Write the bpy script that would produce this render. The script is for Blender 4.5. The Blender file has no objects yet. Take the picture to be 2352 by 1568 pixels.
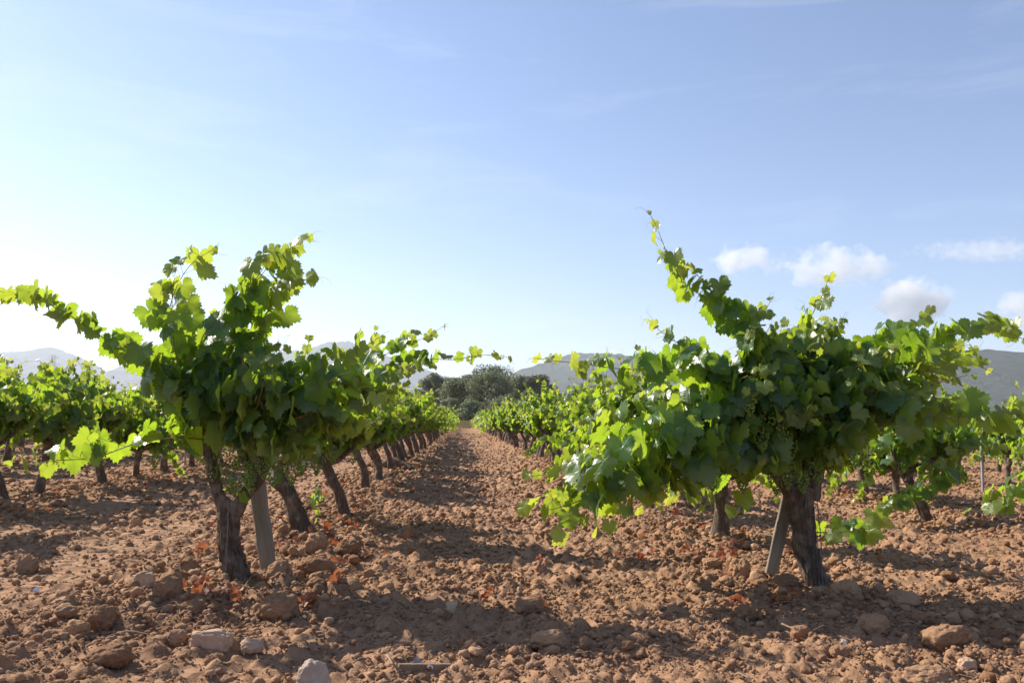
import bpy, math, random
import numpy as np
from mathutils import Matrix, Vector

random.seed(11)
RG = np.random.default_rng(7)
PI = math.pi
scn = bpy.context.scene
COL = scn.collection

# ------------------------------------------------------------------ camera
CAM_H, FPX, CX, CY = 0.88, 1898.0, 1176.0, 784.0
YAW, PITCH, ROLL = math.radians(3.367), math.radians(5.549), math.radians(1.2)
cam_data = bpy.data.cameras.new('camera')
cam = bpy.data.objects.new('camera', cam_data)
COL.objects.link(cam)
cam_data.sensor_width = 22.3
cam_data.lens = 22.3 * FPX / 2352.0
cam_data.clip_start = 0.05
cam_data.clip_end = 60000.0
ROT = Matrix.Rotation(-YAW, 3, 'Z') @ Matrix.Rotation(PI / 2 + PITCH, 3, 'X') @ Matrix.Rotation(ROLL, 3, 'Z')
cam.matrix_world = Matrix.Translation((0, 0, CAM_H)) @ ROT.to_4x4()
scn.camera = cam

# ------------------------------------------------------------------ sky, sun, exposure
SUN_AZ, SUN_EL = math.radians(-57.0), math.radians(37.0)      # azimuth measured from +Y towards +X
SUN = np.array([math.sin(SUN_AZ) * math.cos(SUN_EL), math.cos(SUN_AZ) * math.cos(SUN_EL), math.sin(SUN_EL)])
world = bpy.data.worlds.new('World')
scn.world = world
world.use_nodes = True
wt = world.node_tree
wt.nodes.clear()
w_out = wt.nodes.new('ShaderNodeOutputWorld')
w_bg = wt.nodes.new('ShaderNodeBackground')
sky = wt.nodes.new('ShaderNodeTexSky')
sky.sky_type = 'NISHITA'
sky.sun_disc = False
sky.sun_elevation = SUN_EL
sky.sun_rotation = SUN_AZ
sky.altitude = 200
sky.air_density = 1.0
sky.dust_density = 0.35
sky.ozone_density = 3.0
w_bg.inputs['Strength'].default_value = 0.083
# thin high cirrus streaks
tc = wt.nodes.new('ShaderNodeTexCoord')
mp = wt.nodes.new('ShaderNodeMapping')
mp.inputs['Rotation'].default_value = (0.1, 0.25, 0.5)
mp.inputs['Scale'].default_value = (2.2, 2.2, 13.0)
nz = wt.nodes.new('ShaderNodeTexNoise')
nz.inputs['Scale'].default_value = 1.6
nz.inputs['Detail'].default_value = 7
nz.inputs['Roughness'].default_value = 0.62
nz.inputs['Distortion'].default_value = 0.6
rp = wt.nodes.new('ShaderNodeMapRange')
rp.inputs['From Min'].default_value = 0.52
rp.inputs['From Max'].default_value = 0.80
rp.inputs['To Max'].default_value = 0.15
mx = wt.nodes.new('ShaderNodeMix')
mx.data_type = 'RGBA'
mx.inputs['B'].default_value = (7.0, 7.2, 7.6, 1)
wt.links.new(tc.outputs['Generated'], mp.inputs['Vector'])
wt.links.new(mp.outputs['Vector'], nz.inputs['Vector'])
wt.links.new(nz.outputs['Fac'], rp.inputs['Value'])
wt.links.new(rp.outputs['Result'], mx.inputs['Factor'])
tint = wt.nodes.new('ShaderNodeMix')
tint.data_type = 'RGBA'
tint.blend_type = 'MULTIPLY'
tint.inputs['Factor'].default_value = 1.0
tint.inputs['B'].default_value = (0.975, 0.958, 1.02, 1)     # camera white balance of the sky
wt.links.new(sky.outputs['Color'], tint.inputs['A'])
wt.links.new(tint.outputs['Result'], mx.inputs['A'])
wt.links.new(mx.outputs['Result'], w_bg.inputs['Color'])
wt.links.new(w_bg.outputs['Background'], w_out.inputs['Surface'])

sun_data = bpy.data.lights.new('sun', 'SUN')
sun_data.energy = 4.3
sun_data.angle = math.radians(0.5)
sun_data.color = (1.0, 0.93, 0.82)
sun = bpy.data.objects.new('sun', sun_data)
COL.objects.link(sun)
sun.location = (-20, 14, 30)
sun.rotation_euler = Vector(SUN).to_track_quat('Z', 'Y').to_euler()

vs = scn.view_settings
vs.view_transform = 'Standard'
vs.look = 'None'
vs.gamma = 1.0
vs.exposure = 1.04
cy = scn.cycles
cy.max_bounces = 8
cy.diffuse_bounces = 3
cy.glossy_bounces = 2
cy.transmission_bounces = 5
cy.transparent_max_bounces = 8
cy.volume_bounces = 2
cy.volume_step_rate = 0.3
cy.volume_max_steps = 512
cy.use_denoising = True
cy.caustics_reflective = False
cy.caustics_refractive = False
cy.sample_clamp_indirect = 8.0

# ------------------------------------------------------------------ picture measurements -> places
R3 = np.array(ROT)
CAMP = np.array([0, 0, CAM_H])


def ray(px, py):
    d = np.array([(px - CX) / FPX, (CY - py) / FPX, -1.0])
    return R3 @ d


def at(px, py, Y):
    d = ray(px, py)
    return CAMP + d * (Y / d[1])


def gnd(px, py, z=0.0):
    d = ray(px, py)
    return CAMP + d * ((z - CAM_H) / d[2])


# ------------------------------------------------------------------ numeric helpers
def _hash(i, j, k, seed):
    n = (i * 374761393 + j * 668265263 + k * 1274126177 + seed * 974634777) & 0xFFFFFFFF
    n = ((n ^ (n >> 13)) * 1103515245) & 0xFFFFFFFF
    n = ((n ^ (n >> 15)) * 668265263) & 0xFFFFFFFF
    return ((n ^ (n >> 16)) & 0xFFFFFF).astype(np.float64) / 0xFFFFFF


def noise(P, seed=0):
    P = np.asarray(P, dtype=np.float64)
    I = np.floor(P).astype(np.int64)
    F = P - I
    F = F * F * (3 - 2 * F)
    out = 0
    for a in (0, 1):
        for b in (0, 1):
            for c in (0, 1):
                w = (F[..., 0] if a else 1 - F[..., 0]) * (F[..., 1] if b else 1 - F[..., 1]) * (F[..., 2] if c else 1 - F[..., 2])
                out = out + w * _hash(I[..., 0] + a, I[..., 1] + b, I[..., 2] + c, seed)
    return out * 2 - 1


def n2(x, y, scale, seed):
    return noise(np.stack([np.asarray(x) / scale, np.asarray(y) / scale, np.zeros_like(np.asarray(x, dtype=float)) + 0.37 * seed], -1), seed)


def unit(v):
    v = np.asarray(v, dtype=float)
    return v / np.maximum(np.linalg.norm(v, axis=-1, keepdims=True), 1e-9)


def spline(pts, step):
    P = np.asarray(pts, dtype=float)
    if len(P) == 2:
        P = np.array([P[0], (P[0] + P[1]) / 2, P[1]])
    Q = np.vstack([2 * P[0] - P[1], P, 2 * P[-1] - P[-2]])
    out = []
    for i in range(1, len(Q) - 2):
        p0, p1, p2, p3 = Q[i - 1:i + 3]
        n = max(2, int(np.linalg.norm(p2[:3] - p1[:3]) / step * 2))
        t = np.linspace(0, 1, n, endpoint=False)[:, None]
        out.append(0.5 * ((2 * p1) + (-p0 + p2) * t + (2 * p0 - 5 * p1 + 4 * p2 - p3) * t ** 2 + (-p0 + 3 * p1 - 3 * p2 + p3) * t ** 3))
    out = np.vstack(out + [P[-1:]])
    s = np.concatenate([[0], np.cumsum(np.linalg.norm(np.diff(out[:, :3], axis=0), axis=1))])
    m = max(3, int(round(s[-1] / step)) + 1)
    si = np.linspace(0, s[-1], m)
    return np.stack([np.interp(si, s, out[:, k]) for k in range(out.shape[1])], 1)


class MB:
    """collects vertices, triangles and quads, then links them as ONE mesh object"""

    def __init__(self):
        self.V, self.T, self.Q, self.n, self.A = [], [], [], 0, []

    def add(self, V, T=None, Q=None, attr=None):
        V = np.asarray(V, dtype=float).reshape(-1, 3)
        if T is not None and len(T):
            self.T.append(np.asarray(T, dtype=np.int64).reshape(-1, 3) + self.n)
        if Q is not None and len(Q):
            self.Q.append(np.asarray(Q, dtype=np.int64).reshape(-1, 4) + self.n)
        self.V.append(V)
        self.A.append(np.zeros((len(V), 3)) if attr is None else np.asarray(attr, dtype=float).reshape(-1, 3))
        self.n += len(V)

    def mesh(self, name, mat, off=(0, 0, 0), smooth=True):
        V = np.vstack(self.V) - np.asarray(off)
        T = np.vstack(self.T) if self.T else np.zeros((0, 3), np.int64)
        Q = np.vstack(self.Q) if self.Q else np.zeros((0, 4), np.int64)
        me = bpy.data.meshes.new(name)
        me.vertices.add(len(V))
        me.vertices.foreach_set('co', V.astype(np.float32).ravel())
        loops = np.concatenate([T.ravel(), Q.ravel()]).astype(np.int32)
        me.loops.add(len(loops))
        me.loops.foreach_set('vertex_index', loops)
        nf = len(T) + len(Q)
        me.polygons.add(nf)
        st = np.concatenate([np.arange(len(T)) * 3, len(T) * 3 + np.arange(len(Q)) * 4]).astype(np.int32)
        me.polygons.foreach_set('loop_start', st)
        me.polygons.foreach_set('use_smooth', np.full(nf, smooth, dtype=bool))
        at_ = me.attributes.new('feature', 'FLOAT_VECTOR', 'POINT')
        at_.data.foreach_set('vector', np.vstack(self.A).astype(np.float32).ravel())
        me.materials.append(mat)
        me.update(calc_edges=True)
        me.validate()
        return me

    def build(self, name, mat, parent=None, off=(0, 0, 0), smooth=True):
        o = bpy.data.objects.new(name, self.mesh(name, mat, off, smooth))
        COL.objects.link(o)
        if parent is not None:
            o.parent = parent
        return o


def tag(o, label=None, cat=None, group=None, kind=None):
    if label: o['label'] = label
    if cat: o['category'] = cat
    if group: o['group'] = group
    if kind: o['kind'] = kind
    return o


def empty(name, loc, label, cat, group=None):
    o = bpy.data.objects.new(name, None)
    COL.objects.link(o)
    o.location = loc
    o.empty_display_size = 0.2
    return tag(o, label, cat, group)


def kids(o):
    return [c for c in bpy.data.objects if c.parent == o]


def copy_tree(o, parent, table):
    c = o.copy()
    COL.objects.link(c)
    c.parent = parent
    for ch in table.get(o.name, []):
        copy_tree(ch, c, table)
    return c


def tube(mb, path, rad, sides=6, wob=0.0, seed=0, stretch=(26, 26, 5), cap=True, strips=0):
    """tube along path; wob = relative fibrous displacement (bark)"""
    P = np.asarray(path, dtype=float)
    n = len(P)
    rad = np.broadcast_to(np.asarray(rad, dtype=float), (n,))
    D = unit(np.gradient(P, axis=0))
    ref = np.array([1.0, 0.2, 0.1]) if abs(D[0][0]) < 0.8 else np.array([0.1, 1.0, 0.2])
    u = unit(np.cross(D[0], ref))
    V = []
    a = np.arange(sides) * 2 * PI / sides
    s = np.concatenate([[0], np.cumsum(np.linalg.norm(np.diff(P, axis=0), axis=1))])
    U, W = np.zeros((n, 3)), np.zeros((n, 3))
    for i in range(n):
        u = unit(u - D[i] * np.dot(u, D[i]))
        U[i], W[i] = u, np.cross(D[i], u)
    ca, sa = np.cos(a)[None, :], np.sin(a)[None, :]
    r = rad[:, None] * np.ones((1, sides))
    if wob:
        q = np.stack([ca * rad[:, None] * stretch[0], sa * rad[:, None] * stretch[1], (s[:, None] + 0 * ca) * stretch[2]], -1)
        d1 = 1 - 2 * np.abs(noise(q * 1.0, seed))
        d2 = 1 - 2 * np.abs(noise(q * np.array([2.3, 2.3, 1.4]), seed + 3))
        d3 = noise(q * np.array([0.35, 0.35, 1.1]), seed + 5)
        r = r * (1 + wob * (0.55 * d1 + 0.45 * d2) + wob * 1.4 * d3)
    V = P[:, None, :] + r[..., None] * (ca[..., None] * U[:, None, :] + sa[..., None] * W[:, None, :])
    for _ in range(strips):                               # shreds of peeling bark
        L = int(RG.integers(6, 18))
        if n <= L + 2: break
        i0, j0 = int(RG.integers(1, n - L)), int(RG.integers(0, sides))
        wd = RG.uniform(.002, .006)
        ii_ = np.arange(i0, i0 + L)
        q = np.linspace(0, 1, L)
        nrm = unit(V[ii_, j0] - P[ii_])
        tan = unit(np.cross(nrm, D[ii_]))
        c = V[ii_, j0] + nrm * (.003 + .012 * RG.random() * (2 * q[:, None] - 1) ** 2 * (1 if RG.random() < .5 else q[:, None])) + tan * (RG.normal(0, .008) * q[:, None])
        hw = (wd * np.sin(PI * (.08 + .84 * q)) ** .6)[:, None]
        SV = np.stack([c - tan * hw, c + nrm * .003, c + tan * hw], 1).reshape(-1, 3)
        r0_ = np.arange(L - 1)[:, None] * 3
        mb.add(SV, None, np.concatenate([r0_ + np.array([[0, 1, 4, 3]]), r0_ + np.array([[1, 2, 5, 4]])]))
    idx = np.arange(n * sides).reshape(n, sides)
    A, B = idx[:-1], np.roll(idx[:-1], -1, axis=1)
    C, E = np.roll(idx[1:], -1, axis=1), idx[1:]
    Q = np.stack([A, B, C, E], -1).reshape(-1, 4)
    V = V.reshape(-1, 3)
    T = []
    if cap:
        V = np.vstack([V, P[0] - D[0] * rad[0] * 0.3, P[-1] + D[-1] * rad[-1] * 0.5])
        a0, a1 = n * sides, n * sides + 1
        T = [(a0, idx[0][(k + 1) % sides], idx[0][k]) for k in range(sides)] + [(a1, idx[-1][k], idx[-1][(k + 1) % sides]) for k in range(sides)]
    mb.add(V, T, Q, np.tile([[0, 0, RG.random()]], (len(V), 1)))


def segs(mb, A, B, r):
    """many thin three-sided sticks from A to B"""
    A, B = np.asarray(A, float), np.asarray(B, float)
    if not len(A): return
    D = unit(B - A)
    ref = np.where(np.abs(D[:, 2:3]) < 0.8, [[0, 0, 1.0]], [[1.0, 0, 0]])
    U = unit(np.cross(D, ref))
    W = np.cross(D, U)
    r = np.broadcast_to(np.asarray(r, float), (len(A),))[:, None]
    V = []
    for P, k in ((A, 1.0), (B, 0.8)):
        for a in (0, 2 * PI / 3, 4 * PI / 3):
            V.append(P + r * k * (math.cos(a) * U + math.sin(a) * W))
    V = np.stack(V, 1)
    q = np.array([[0, 1, 4, 3], [1, 2, 5, 4], [2, 0, 3, 5]])
    Q = (np.arange(len(A))[:, None, None] * 6 + q[None]).reshape(-1, 4)
    mb.add(V.reshape(-1, 3), None, Q, np.tile([[0, 0, 0.5]], (len(A) * 6, 1)))


def ico(sub):
    t = (1 + 5 ** .5) / 2
    v = [(-1, t, 0), (1, t, 0), (-1, -t, 0), (1, -t, 0), (0, -1, t), (0, 1, t), (0, -1, -t), (0, 1, -t), (t, 0, -1), (t, 0, 1), (-t, 0, -1), (-t, 0, 1)]
    f = [(0, 11, 5), (0, 5, 1), (0, 1, 7), (0, 7, 10), (0, 10, 11), (1, 5, 9), (5, 11, 4), (11, 10, 2), (10, 7, 6), (7, 1, 8), (3, 9, 4), (3, 4, 2), (3, 2, 6), (3, 6, 8), (3, 8, 9), (4, 9, 5), (2, 4, 11), (6, 2, 10), (8, 6, 7), (9, 8, 1)]
    v = [tuple(unit(np.array(p))) for p in v]
    for _ in range(sub):
        cache, nf = {}, []
        def mid(a, b):
            k = (min(a, b), max(a, b))
            if k not in cache:
                cache[k] = len(v)
                v.append(tuple(unit((np.array(v[a]) + np.array(v[b])) / 2)))
            return cache[k]
        for a, b, c in f:
            x, y, z = mid(a, b), mid(b, c), mid(c, a)
            nf += [(a, x, z), (b, y, x), (c, z, y), (x, y, z)]
        f = nf
    return np.array(v), np.array(f)


ICO = [ico(k) for k in range(5)]

# ------------------------------------------------------------------ materials
MATS = {}


def newmat(name):
    m = bpy.data.materials.new(name)
    m.use_nodes = True
    nt = m.node_tree
    nt.nodes.clear()
    out = nt.nodes.new('ShaderNodeOutputMaterial')
    MATS[name] = m
    return m, nt, out


def N(nt, typ, **kw):
    n = nt.nodes.new(typ)
    for k, v in kw.items():
        if k in ('operation', 'data_type', 'blend_type', 'attribute_name', 'noise_dimensions', 'feature', 'distance', 'interpolation_type', 'use_clamp'):
            setattr(n, k, v)
        else:
            n.inputs[k.replace('_', ' ')].default_value = v
    return n


def math_n(nt, op, a, b=None, clamp=False):
    n = nt.nodes.new('ShaderNodeMath')
    n.operation = op
    n.use_clamp = clamp
    for i, x in enumerate((a, b)):
        if x is None: continue
        if isinstance(x, (int, float)): n.inputs[i].default_value = x
        else: nt.links.new(x, n.inputs[i])
    return n.outputs[0]


def mixc(nt, fac, a, b, mode='MIX'):
    n = nt.nodes.new('ShaderNodeMix')
    n.data_type = 'RGBA'
    n.blend_type = mode
    for key, x in (('Factor', fac), ('A', a), ('B', b)):
        if isinstance(x, (int, float)): n.inputs[key].default_value = x
        elif isinstance(x, tuple): n.inputs[key].default_value = (*x, 1)
        else: nt.links.new(x, n.inputs[key])
    return n.outputs['Result']


def ramp(nt, src, lo, hi, t0=0.0, t1=1.0):
    n = nt.nodes.new('ShaderNodeMapRange')
    nt.links.new(src, n.inputs['Value'])
    n.inputs['From Min'].default_value, n.inputs['From Max'].default_value = lo, hi
    n.inputs['To Min'].default_value, n.inputs['To Max'].default_value = t0, t1
    return n.outputs['Result']


def leaf_material(name, top, under, trans, young, tfac=0.5, rough=0.42):
    m, nt, out = newmat(name)
    L = nt.links
    at_ = N(nt, 'ShaderNodeAttribute', attribute_name='feature')
    sp = nt.nodes.new('ShaderNodeSeparateXYZ')
    L.new(at_.outputs['Vector'], sp.inputs[0])
    u, v, k = sp.outputs
    rnd = math_n(nt, 'FRACT', k)                              # 0..1 per leaf; integer part tells a young leaf
    yng = math_n(nt, 'MULTIPLY', math_n(nt, 'FLOOR', k), 0.1)
    ang = math_n(nt, 'ARCTAN2', math_n(nt, 'ABSOLUTE', u), v)
    rr = math_n(nt, 'SQRT', math_n(nt, 'ADD', math_n(nt, 'MULTIPLY', u, u), math_n(nt, 'MULTIPLY', v, v)))
    fold = math_n(nt, 'PINGPONG', ang, 0.47)
    dist = math_n(nt, 'MULTIPLY', fold, rr)
    wid = math_n(nt, 'SUBTRACT', 0.034, math_n(nt, 'MULTIPLY', rr, 0.02))
    vein = math_n(nt, 'SUBTRACT', 1.0, math_n(nt, 'DIVIDE', dist, wid), True)
    geo = nt.nodes.new('ShaderNodeNewGeometry')
    nzv = N(nt, 'ShaderNodeTexNoise', Scale=60.0, Detail=3.0)
    L.new(geo.outputs['Position'], nzv.inputs['Vector'])
    var = math_n(nt, 'ADD', math_n(nt, 'MULTIPLY', rnd, 0.8), math_n(nt, 'MULTIPLY', nzv.outputs['Fac'], 0.4), True)
    ctop = mixc(nt, var, top[0], top[1])
    ctop = mixc(nt, math_n(nt, 'MULTIPLY', vein, 0.55), ctop, (0.20, 0.28, 0.09))
    cund = mixc(nt, var, under[0], under[1])
    cund = mixc(nt, math_n(nt, 'MULTIPLY', vein, 0.5), cund, (0.26, 0.32, 0.14))
    base = mixc(nt, geo.outputs['Backfacing'], ctop, cund)
    base = mixc(nt, yng, base, young[0])
    ctr = mixc(nt, var, trans[0], trans[1])
    ctr = mixc(nt, math_n(nt, 'MULTIPLY', vein, 0.45), ctr, (0.10, 0.17, 0.02))
    ctr = mixc(nt, yng, ctr, young[1])
    bs = N(nt, 'ShaderNodeBsdfPrincipled')
    L.new(base, bs.inputs['Base Color'])
    rg = math_n(nt, 'ADD', rough, math_n(nt, 'MULTIPLY', geo.outputs['Backfacing'], 0.3))
    L.new(rg, bs.inputs['Roughness'])
    bs.inputs['Specular IOR Level'].default_value = 0.65
    tr = nt.nodes.new('ShaderNodeBsdfTranslucent')
    L.new(ctr, tr.inputs['Color'])
    bmp = N(nt, 'ShaderNodeBump', Strength=0.5, Distance=0.004)
    L.new(math_n(nt, 'ADD', math_n(nt, 'MULTIPLY', nzv.outputs['Fac'], 1.0), math_n(nt, 'MULTIPLY', vein, -0.6)), bmp.inputs['Height'])
    L.new(bmp.outputs[0], bs.inputs['Normal'])
    ms = N(nt, 'ShaderNodeMixShader', Fac=tfac)
    L.new(bs.outputs[0], ms.inputs[1])
    L.new(tr.outputs[0], ms.inputs[2])
    L.new(ms.outputs[0], out.inputs['Surface'])
    return m


LEAF = leaf_material('vine_leaf', ((0.020, 0.070, 0.017), (0.045, 0.120, 0.026)), ((0.062, 0.130, 0.048), (0.11, 0.185, 0.07)),
                     ((0.27, 0.47, 0.018), (0.50, 0.65, 0.032)), ((0.20, 0.26, 0.05), (0.60, 0.60, 0.07)), 0.50, 0.34)
DRY = leaf_material('dry_leaf', ((0.20, 0.055, 0.030), (0.36, 0.14, 0.07)), ((0.36, 0.10, 0.05), (0.45, 0.22, 0.12)),
                    ((0.42, 0.08, 0.025), (0.48, 0.17, 0.06)), ((0.3, 0.1, 0.05), (0.5, 0.1, 0.03)), 0.35, 0.6)


def simple(name, c0, c1, scale=20.0, rough=0.8, stretch=(1, 1, 1), bump=0.0, spec=0.3, detail=5.0, per_obj=0.0):
    m, nt, out = newmat(name)
    L = nt.links
    t = nt.nodes.new('ShaderNodeTexCoord')
    mp_ = nt.nodes.new('ShaderNodeMapping')
    mp_.inputs['Scale'].default_value = stretch
    L.new(t.outputs['Object'], mp_.inputs[0])
    z = N(nt, 'ShaderNodeTexNoise', Scale=scale, Detail=detail, Roughness=0.65)
    L.new(mp_.outputs[0], z.inputs['Vector'])
    col = mixc(nt, ramp(nt, z.outputs['Fac'], 0.30, 0.70), c0, c1)
    bs = N(nt, 'ShaderNodeBsdfPrincipled', Roughness=rough)
    bs.inputs['Specular IOR Level'].default_value = spec
    L.new(col, bs.inputs['Base Color'])
    if bump:
        b = N(nt, 'ShaderNodeBump', Strength=0.9, Distance=bump)
        L.new(z.outputs['Fac'], b.inputs['Height'])
        L.new(b.outputs[0], bs.inputs['Normal'])
    L.new(bs.outputs[0], out.inputs['Surface'])
    return m


def bark_material(name, dark, mid, pale):
    m, nt, out = newmat(name)
    L = nt.links
    t = nt.nodes.new('ShaderNodeTexCoord')
    mp_ = nt.nodes.new('ShaderNodeMapping')
    mp_.inputs['Scale'].default_value = (1, 1, 0.16)
    L.new(t.outputs['Object'], mp_.inputs[0])
    a = N(nt, 'ShaderNodeTexNoise', Scale=95.0, Detail=6.0, Roughness=0.7, Distortion=0.4)
    b = N(nt, 'ShaderNodeTexNoise', Scale=14.0, Detail=4.0)
    L.new(mp_.outputs[0], a.inputs['Vector'])
    L.new(t.outputs['Object'], b.inputs['Vector'])
    col = mixc(nt, ramp(nt, a.outputs['Fac'], 0.36, 0.64), dark, mid)
    col = mixc(nt, ramp(nt, b.outputs['Fac'], 0.50, 0.75, 0, 0.8), col, pale)
    col = mixc(nt, ramp(nt, a.outputs['Fac'], 0.62, 0.78, 0, 0.7), col, pale)
    bs = N(nt, 'ShaderNodeBsdfPrincipled', Roughness=0.9)
    bs.inputs['Specular IOR Level'].default_value = 0.15
    L.new(col, bs.inputs['Base Color'])
    bp = N(nt, 'ShaderNodeBump', Strength=1.0, Distance=0.012)
    L.new(a.outputs['Fac'], bp.inputs['Height'])
    L.new(bp.outputs[0], bs.inputs['Normal'])
    L.new(bs.outputs[0], out.inputs['Surface'])
    return m


BARK = bark_material('vine_bark', (0.060, 0.042, 0.033), (0.20, 0.148, 0.115), (0.38, 0.29, 0.22))
CANE = simple('cane', (0.16, 0.17, 0.05), (0.28, 0.16, 0.07), 18.0, 0.5)
BERRY = simple('grape', (0.11, 0.17, 0.025), (0.20, 0.27, 0.04), 30.0, 0.45, spec=0.35)
WOOD = simple('weathered_wood', (0.15, 0.125, 0.095), (0.27, 0.23, 0.18), 30.0, 0.85, (1, 1, 0.12), 0.003)
WOODH = simple('old_plank', (0.20, 0.16, 0.12), (0.36, 0.28, 0.20), 30.0, 0.85, (0.12, 1, 1), 0.003)
TWIG = simple('dry_twig_bark', (0.18, 0.115, 0.07), (0.34, 0.235, 0.155), 25.0, 0.85)
STRING = simple('grey_twine', (0.12, 0.11, 0.105), (0.22, 0.20, 0.19), 200.0, 0.8)
STEEL = simple('galvanised_steel', (0.20, 0.20, 0.21), (0.34, 0.34, 0.35), 15.0, 0.45)


def soil_material(name, use_attr, ground=False):
    m, nt, out = newmat(name)
    L = nt.links
    geo = nt.nodes.new('ShaderNodeNewGeometry')
    P = geo.outputs['Position']
    a = N(nt, 'ShaderNodeTexNoise', Scale=0.55, Detail=4.0, Roughness=0.6)
    b = N(nt, 'ShaderNodeTexNoise', Scale=23.0, Detail=6.0, Roughness=0.7)
    c = N(nt, 'ShaderNodeTexNoise', Scale=240.0, Detail=3.0, Roughness=0.6)
    for t in (a, b, c): L.new(P, t.inputs['Vector'])
    f = math_n(nt, 'ADD', math_n(nt, 'MULTIPLY', a.outputs['Fac'], 0.45), math_n(nt, 'MULTIPLY', b.outputs['Fac'], 0.6))
    if use_attr:
        at_ = N(nt, 'ShaderNodeAttribute', attribute_name='feature')
        sp = nt.nodes.new('ShaderNodeSeparateXYZ')
        L.new(at_.outputs['Vector'], sp.inputs[0])
        f = math_n(nt, 'ADD', f, math_n(nt, 'MULTIPLY', math_n(nt, 'SUBTRACT', sp.outputs[2], 0.5), 0.45))
    col = mixc(nt, ramp(nt, f, 0.30, 0.78), (0.248, 0.133, 0.073), (0.455, 0.272, 0.160))
    col = mixc(nt, ramp(nt, c.outputs['Fac'], 0.58, 0.75, 0, 0.35), col, (0.48, 0.32, 0.20))
    bs = N(nt, 'ShaderNodeBsdfPrincipled', Roughness=0.95)
    bs.inputs['Specular IOR Level'].default_value = 0.1
    L.new(col, bs.inputs['Base Color'])
    bp = N(nt, 'ShaderNodeBump', Strength=1.0, Distance=0.012)
    L.new(math_n(nt, 'ADD', math_n(nt, 'MULTIPLY', b.outputs['Fac'], 1.2), math_n(nt, 'MULTIPLY', c.outputs['Fac'], 0.35)), bp.inputs['Height'])
    nrm = bp
    if ground:
        vo = N(nt, 'ShaderNodeTexVoronoi', Scale=16.0, feature='SMOOTH_F1')
        L.new(P, vo.inputs['Vector'])
        b2 = N(nt, 'ShaderNodeBump', Strength=0.8, Distance=0.05)
        L.new(math_n(nt, 'MULTIPLY', vo.outputs['Distance'], -1.0), b2.inputs['Height'])
        L.new(bp.outputs[0], b2.inputs['Normal'])
        nrm = b2
    L.new(nrm.outputs[0], bs.inputs['Normal'])
    L.new(bs.outputs[0], out.inputs['Surface'])
    return m


SOIL = soil_material('ploughed_soil', False, True)
CLOD = soil_material('soil_clod', True)
ROCK = simple('pale_rock', (0.38, 0.245, 0.165), (0.50, 0.34, 0.235), 16.0, 0.95, bump=0.006, spec=0.1)
LIME = simple('limestone', (0.33, 0.24, 0.18), (0.47, 0.375, 0.30), 14.0, 0.9, bump=0.004, spec=0.15)

# ------------------------------------------------------------------ ground
ROW0, ROWS = -1.15, 3.10                       # first row left of the alley, distance between rows
ROW_END = 100.0


def row_dist(x):
    k = (np.asarray(x, float) - ROW0) / ROWS
    return np.abs(k - np.round(k)) * ROWS


def track(x, y):
    """1 on the rolled wheel tracks of the alley on the far side of the left row, 0 elsewhere"""
    x = np.asarray(x, float)
    w = 0.10 * n2(x * 0, y, 1.3, 4)
    t = np.exp(-((x + 2.18 + w) / 0.26) ** 2) + np.exp(-((x + 3.35 + w) / 0.24) ** 2)
    return np.clip(t, 0, 1) * np.clip((np.asarray(y, float) - 2.6) / 1.2, 0, 1)


def h_base(x, y):
    x, y = np.asarray(x, float), np.asarray(y, float)
    inr = np.clip((y - 3.3) / 1.2, 0, 1) * np.clip((ROW_END + 4 - y) / 4, 0, 1)
    h = inr * (0.055 * np.exp(-(row_dist(x) / 0.42) ** 2) - 0.02)
    h = h + 0.025 * n2(x, y, 1.1, 1) * np.clip(60 / np.maximum(np.abs(y), 1), 0, 1)
    h = h + np.clip((y - ROW_END - 2) / 6, 0, 1) * 0.55 + np.clip((y - 110) / 60, 0, 1) * 0.3
    return h


def domes(x, y, cell, r0, r1, seed, fill=0.8):
    """height of half buried lumps of earth, one to a cell at most"""
    i0, j0 = np.floor(x / cell).astype(np.int64), np.floor(y / cell).astype(np.int64)
    out = np.zeros_like(x)
    for di in (-1, 0, 1):
        for dj in (-1, 0, 1):
            i, j = i0 + di, j0 + dj
            px, py = (i + _hash(i, j, 1 + 0 * i, seed)) * cell, (j + _hash(i, j, 2 + 0 * i, seed)) * cell
            r = (r0 + (r1 - r0) * _hash(i, j, 3 + 0 * i, seed) ** 2) * (_hash(i, j, 4 + 0 * i, seed) < fill)
            d2 = (x - px) ** 2 + (y - py) ** 2
            out = np.maximum(out, np.sqrt(np.maximum(r * r - d2, 0)))
    return out


def h_fine(x, y):
    x, y = np.asarray(x, float), np.asarray(y, float)
    k = np.clip(45 / np.maximum(np.abs(y), 1), 0, 1) * (1 - 0.68 * track(x, y))
    d = 0.030 * np.abs(n2(x, y, 0.22, 2)) + 0.022 * np.abs(n2(x, y, 0.09, 3)) + 0.012 * np.abs(n2(x, y, 0.04, 5))
    nx, ny = x + 0.012 * n2(x, y, 0.05, 8), y + 0.012 * n2(y, x, 0.05, 9)
    d = d + 0.70 * domes(nx, ny, 0.17, 0.02, 0.075, 41, 0.5) + 0.65 * domes(nx, ny, 0.075, 0.018, 0.045, 42, 0.85) + 0.5 * domes(nx, ny, 0.04, 0.008, 0.022, 43)
    return h_base(x, y) + k * (d - 0.03)


def grow(a, b, s0, g):
    out, x, s = [a], a, s0
    while x < b:
        x += s
        s *= 1 + g
        out.append(min(x, b))
    return np.array(out)


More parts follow.
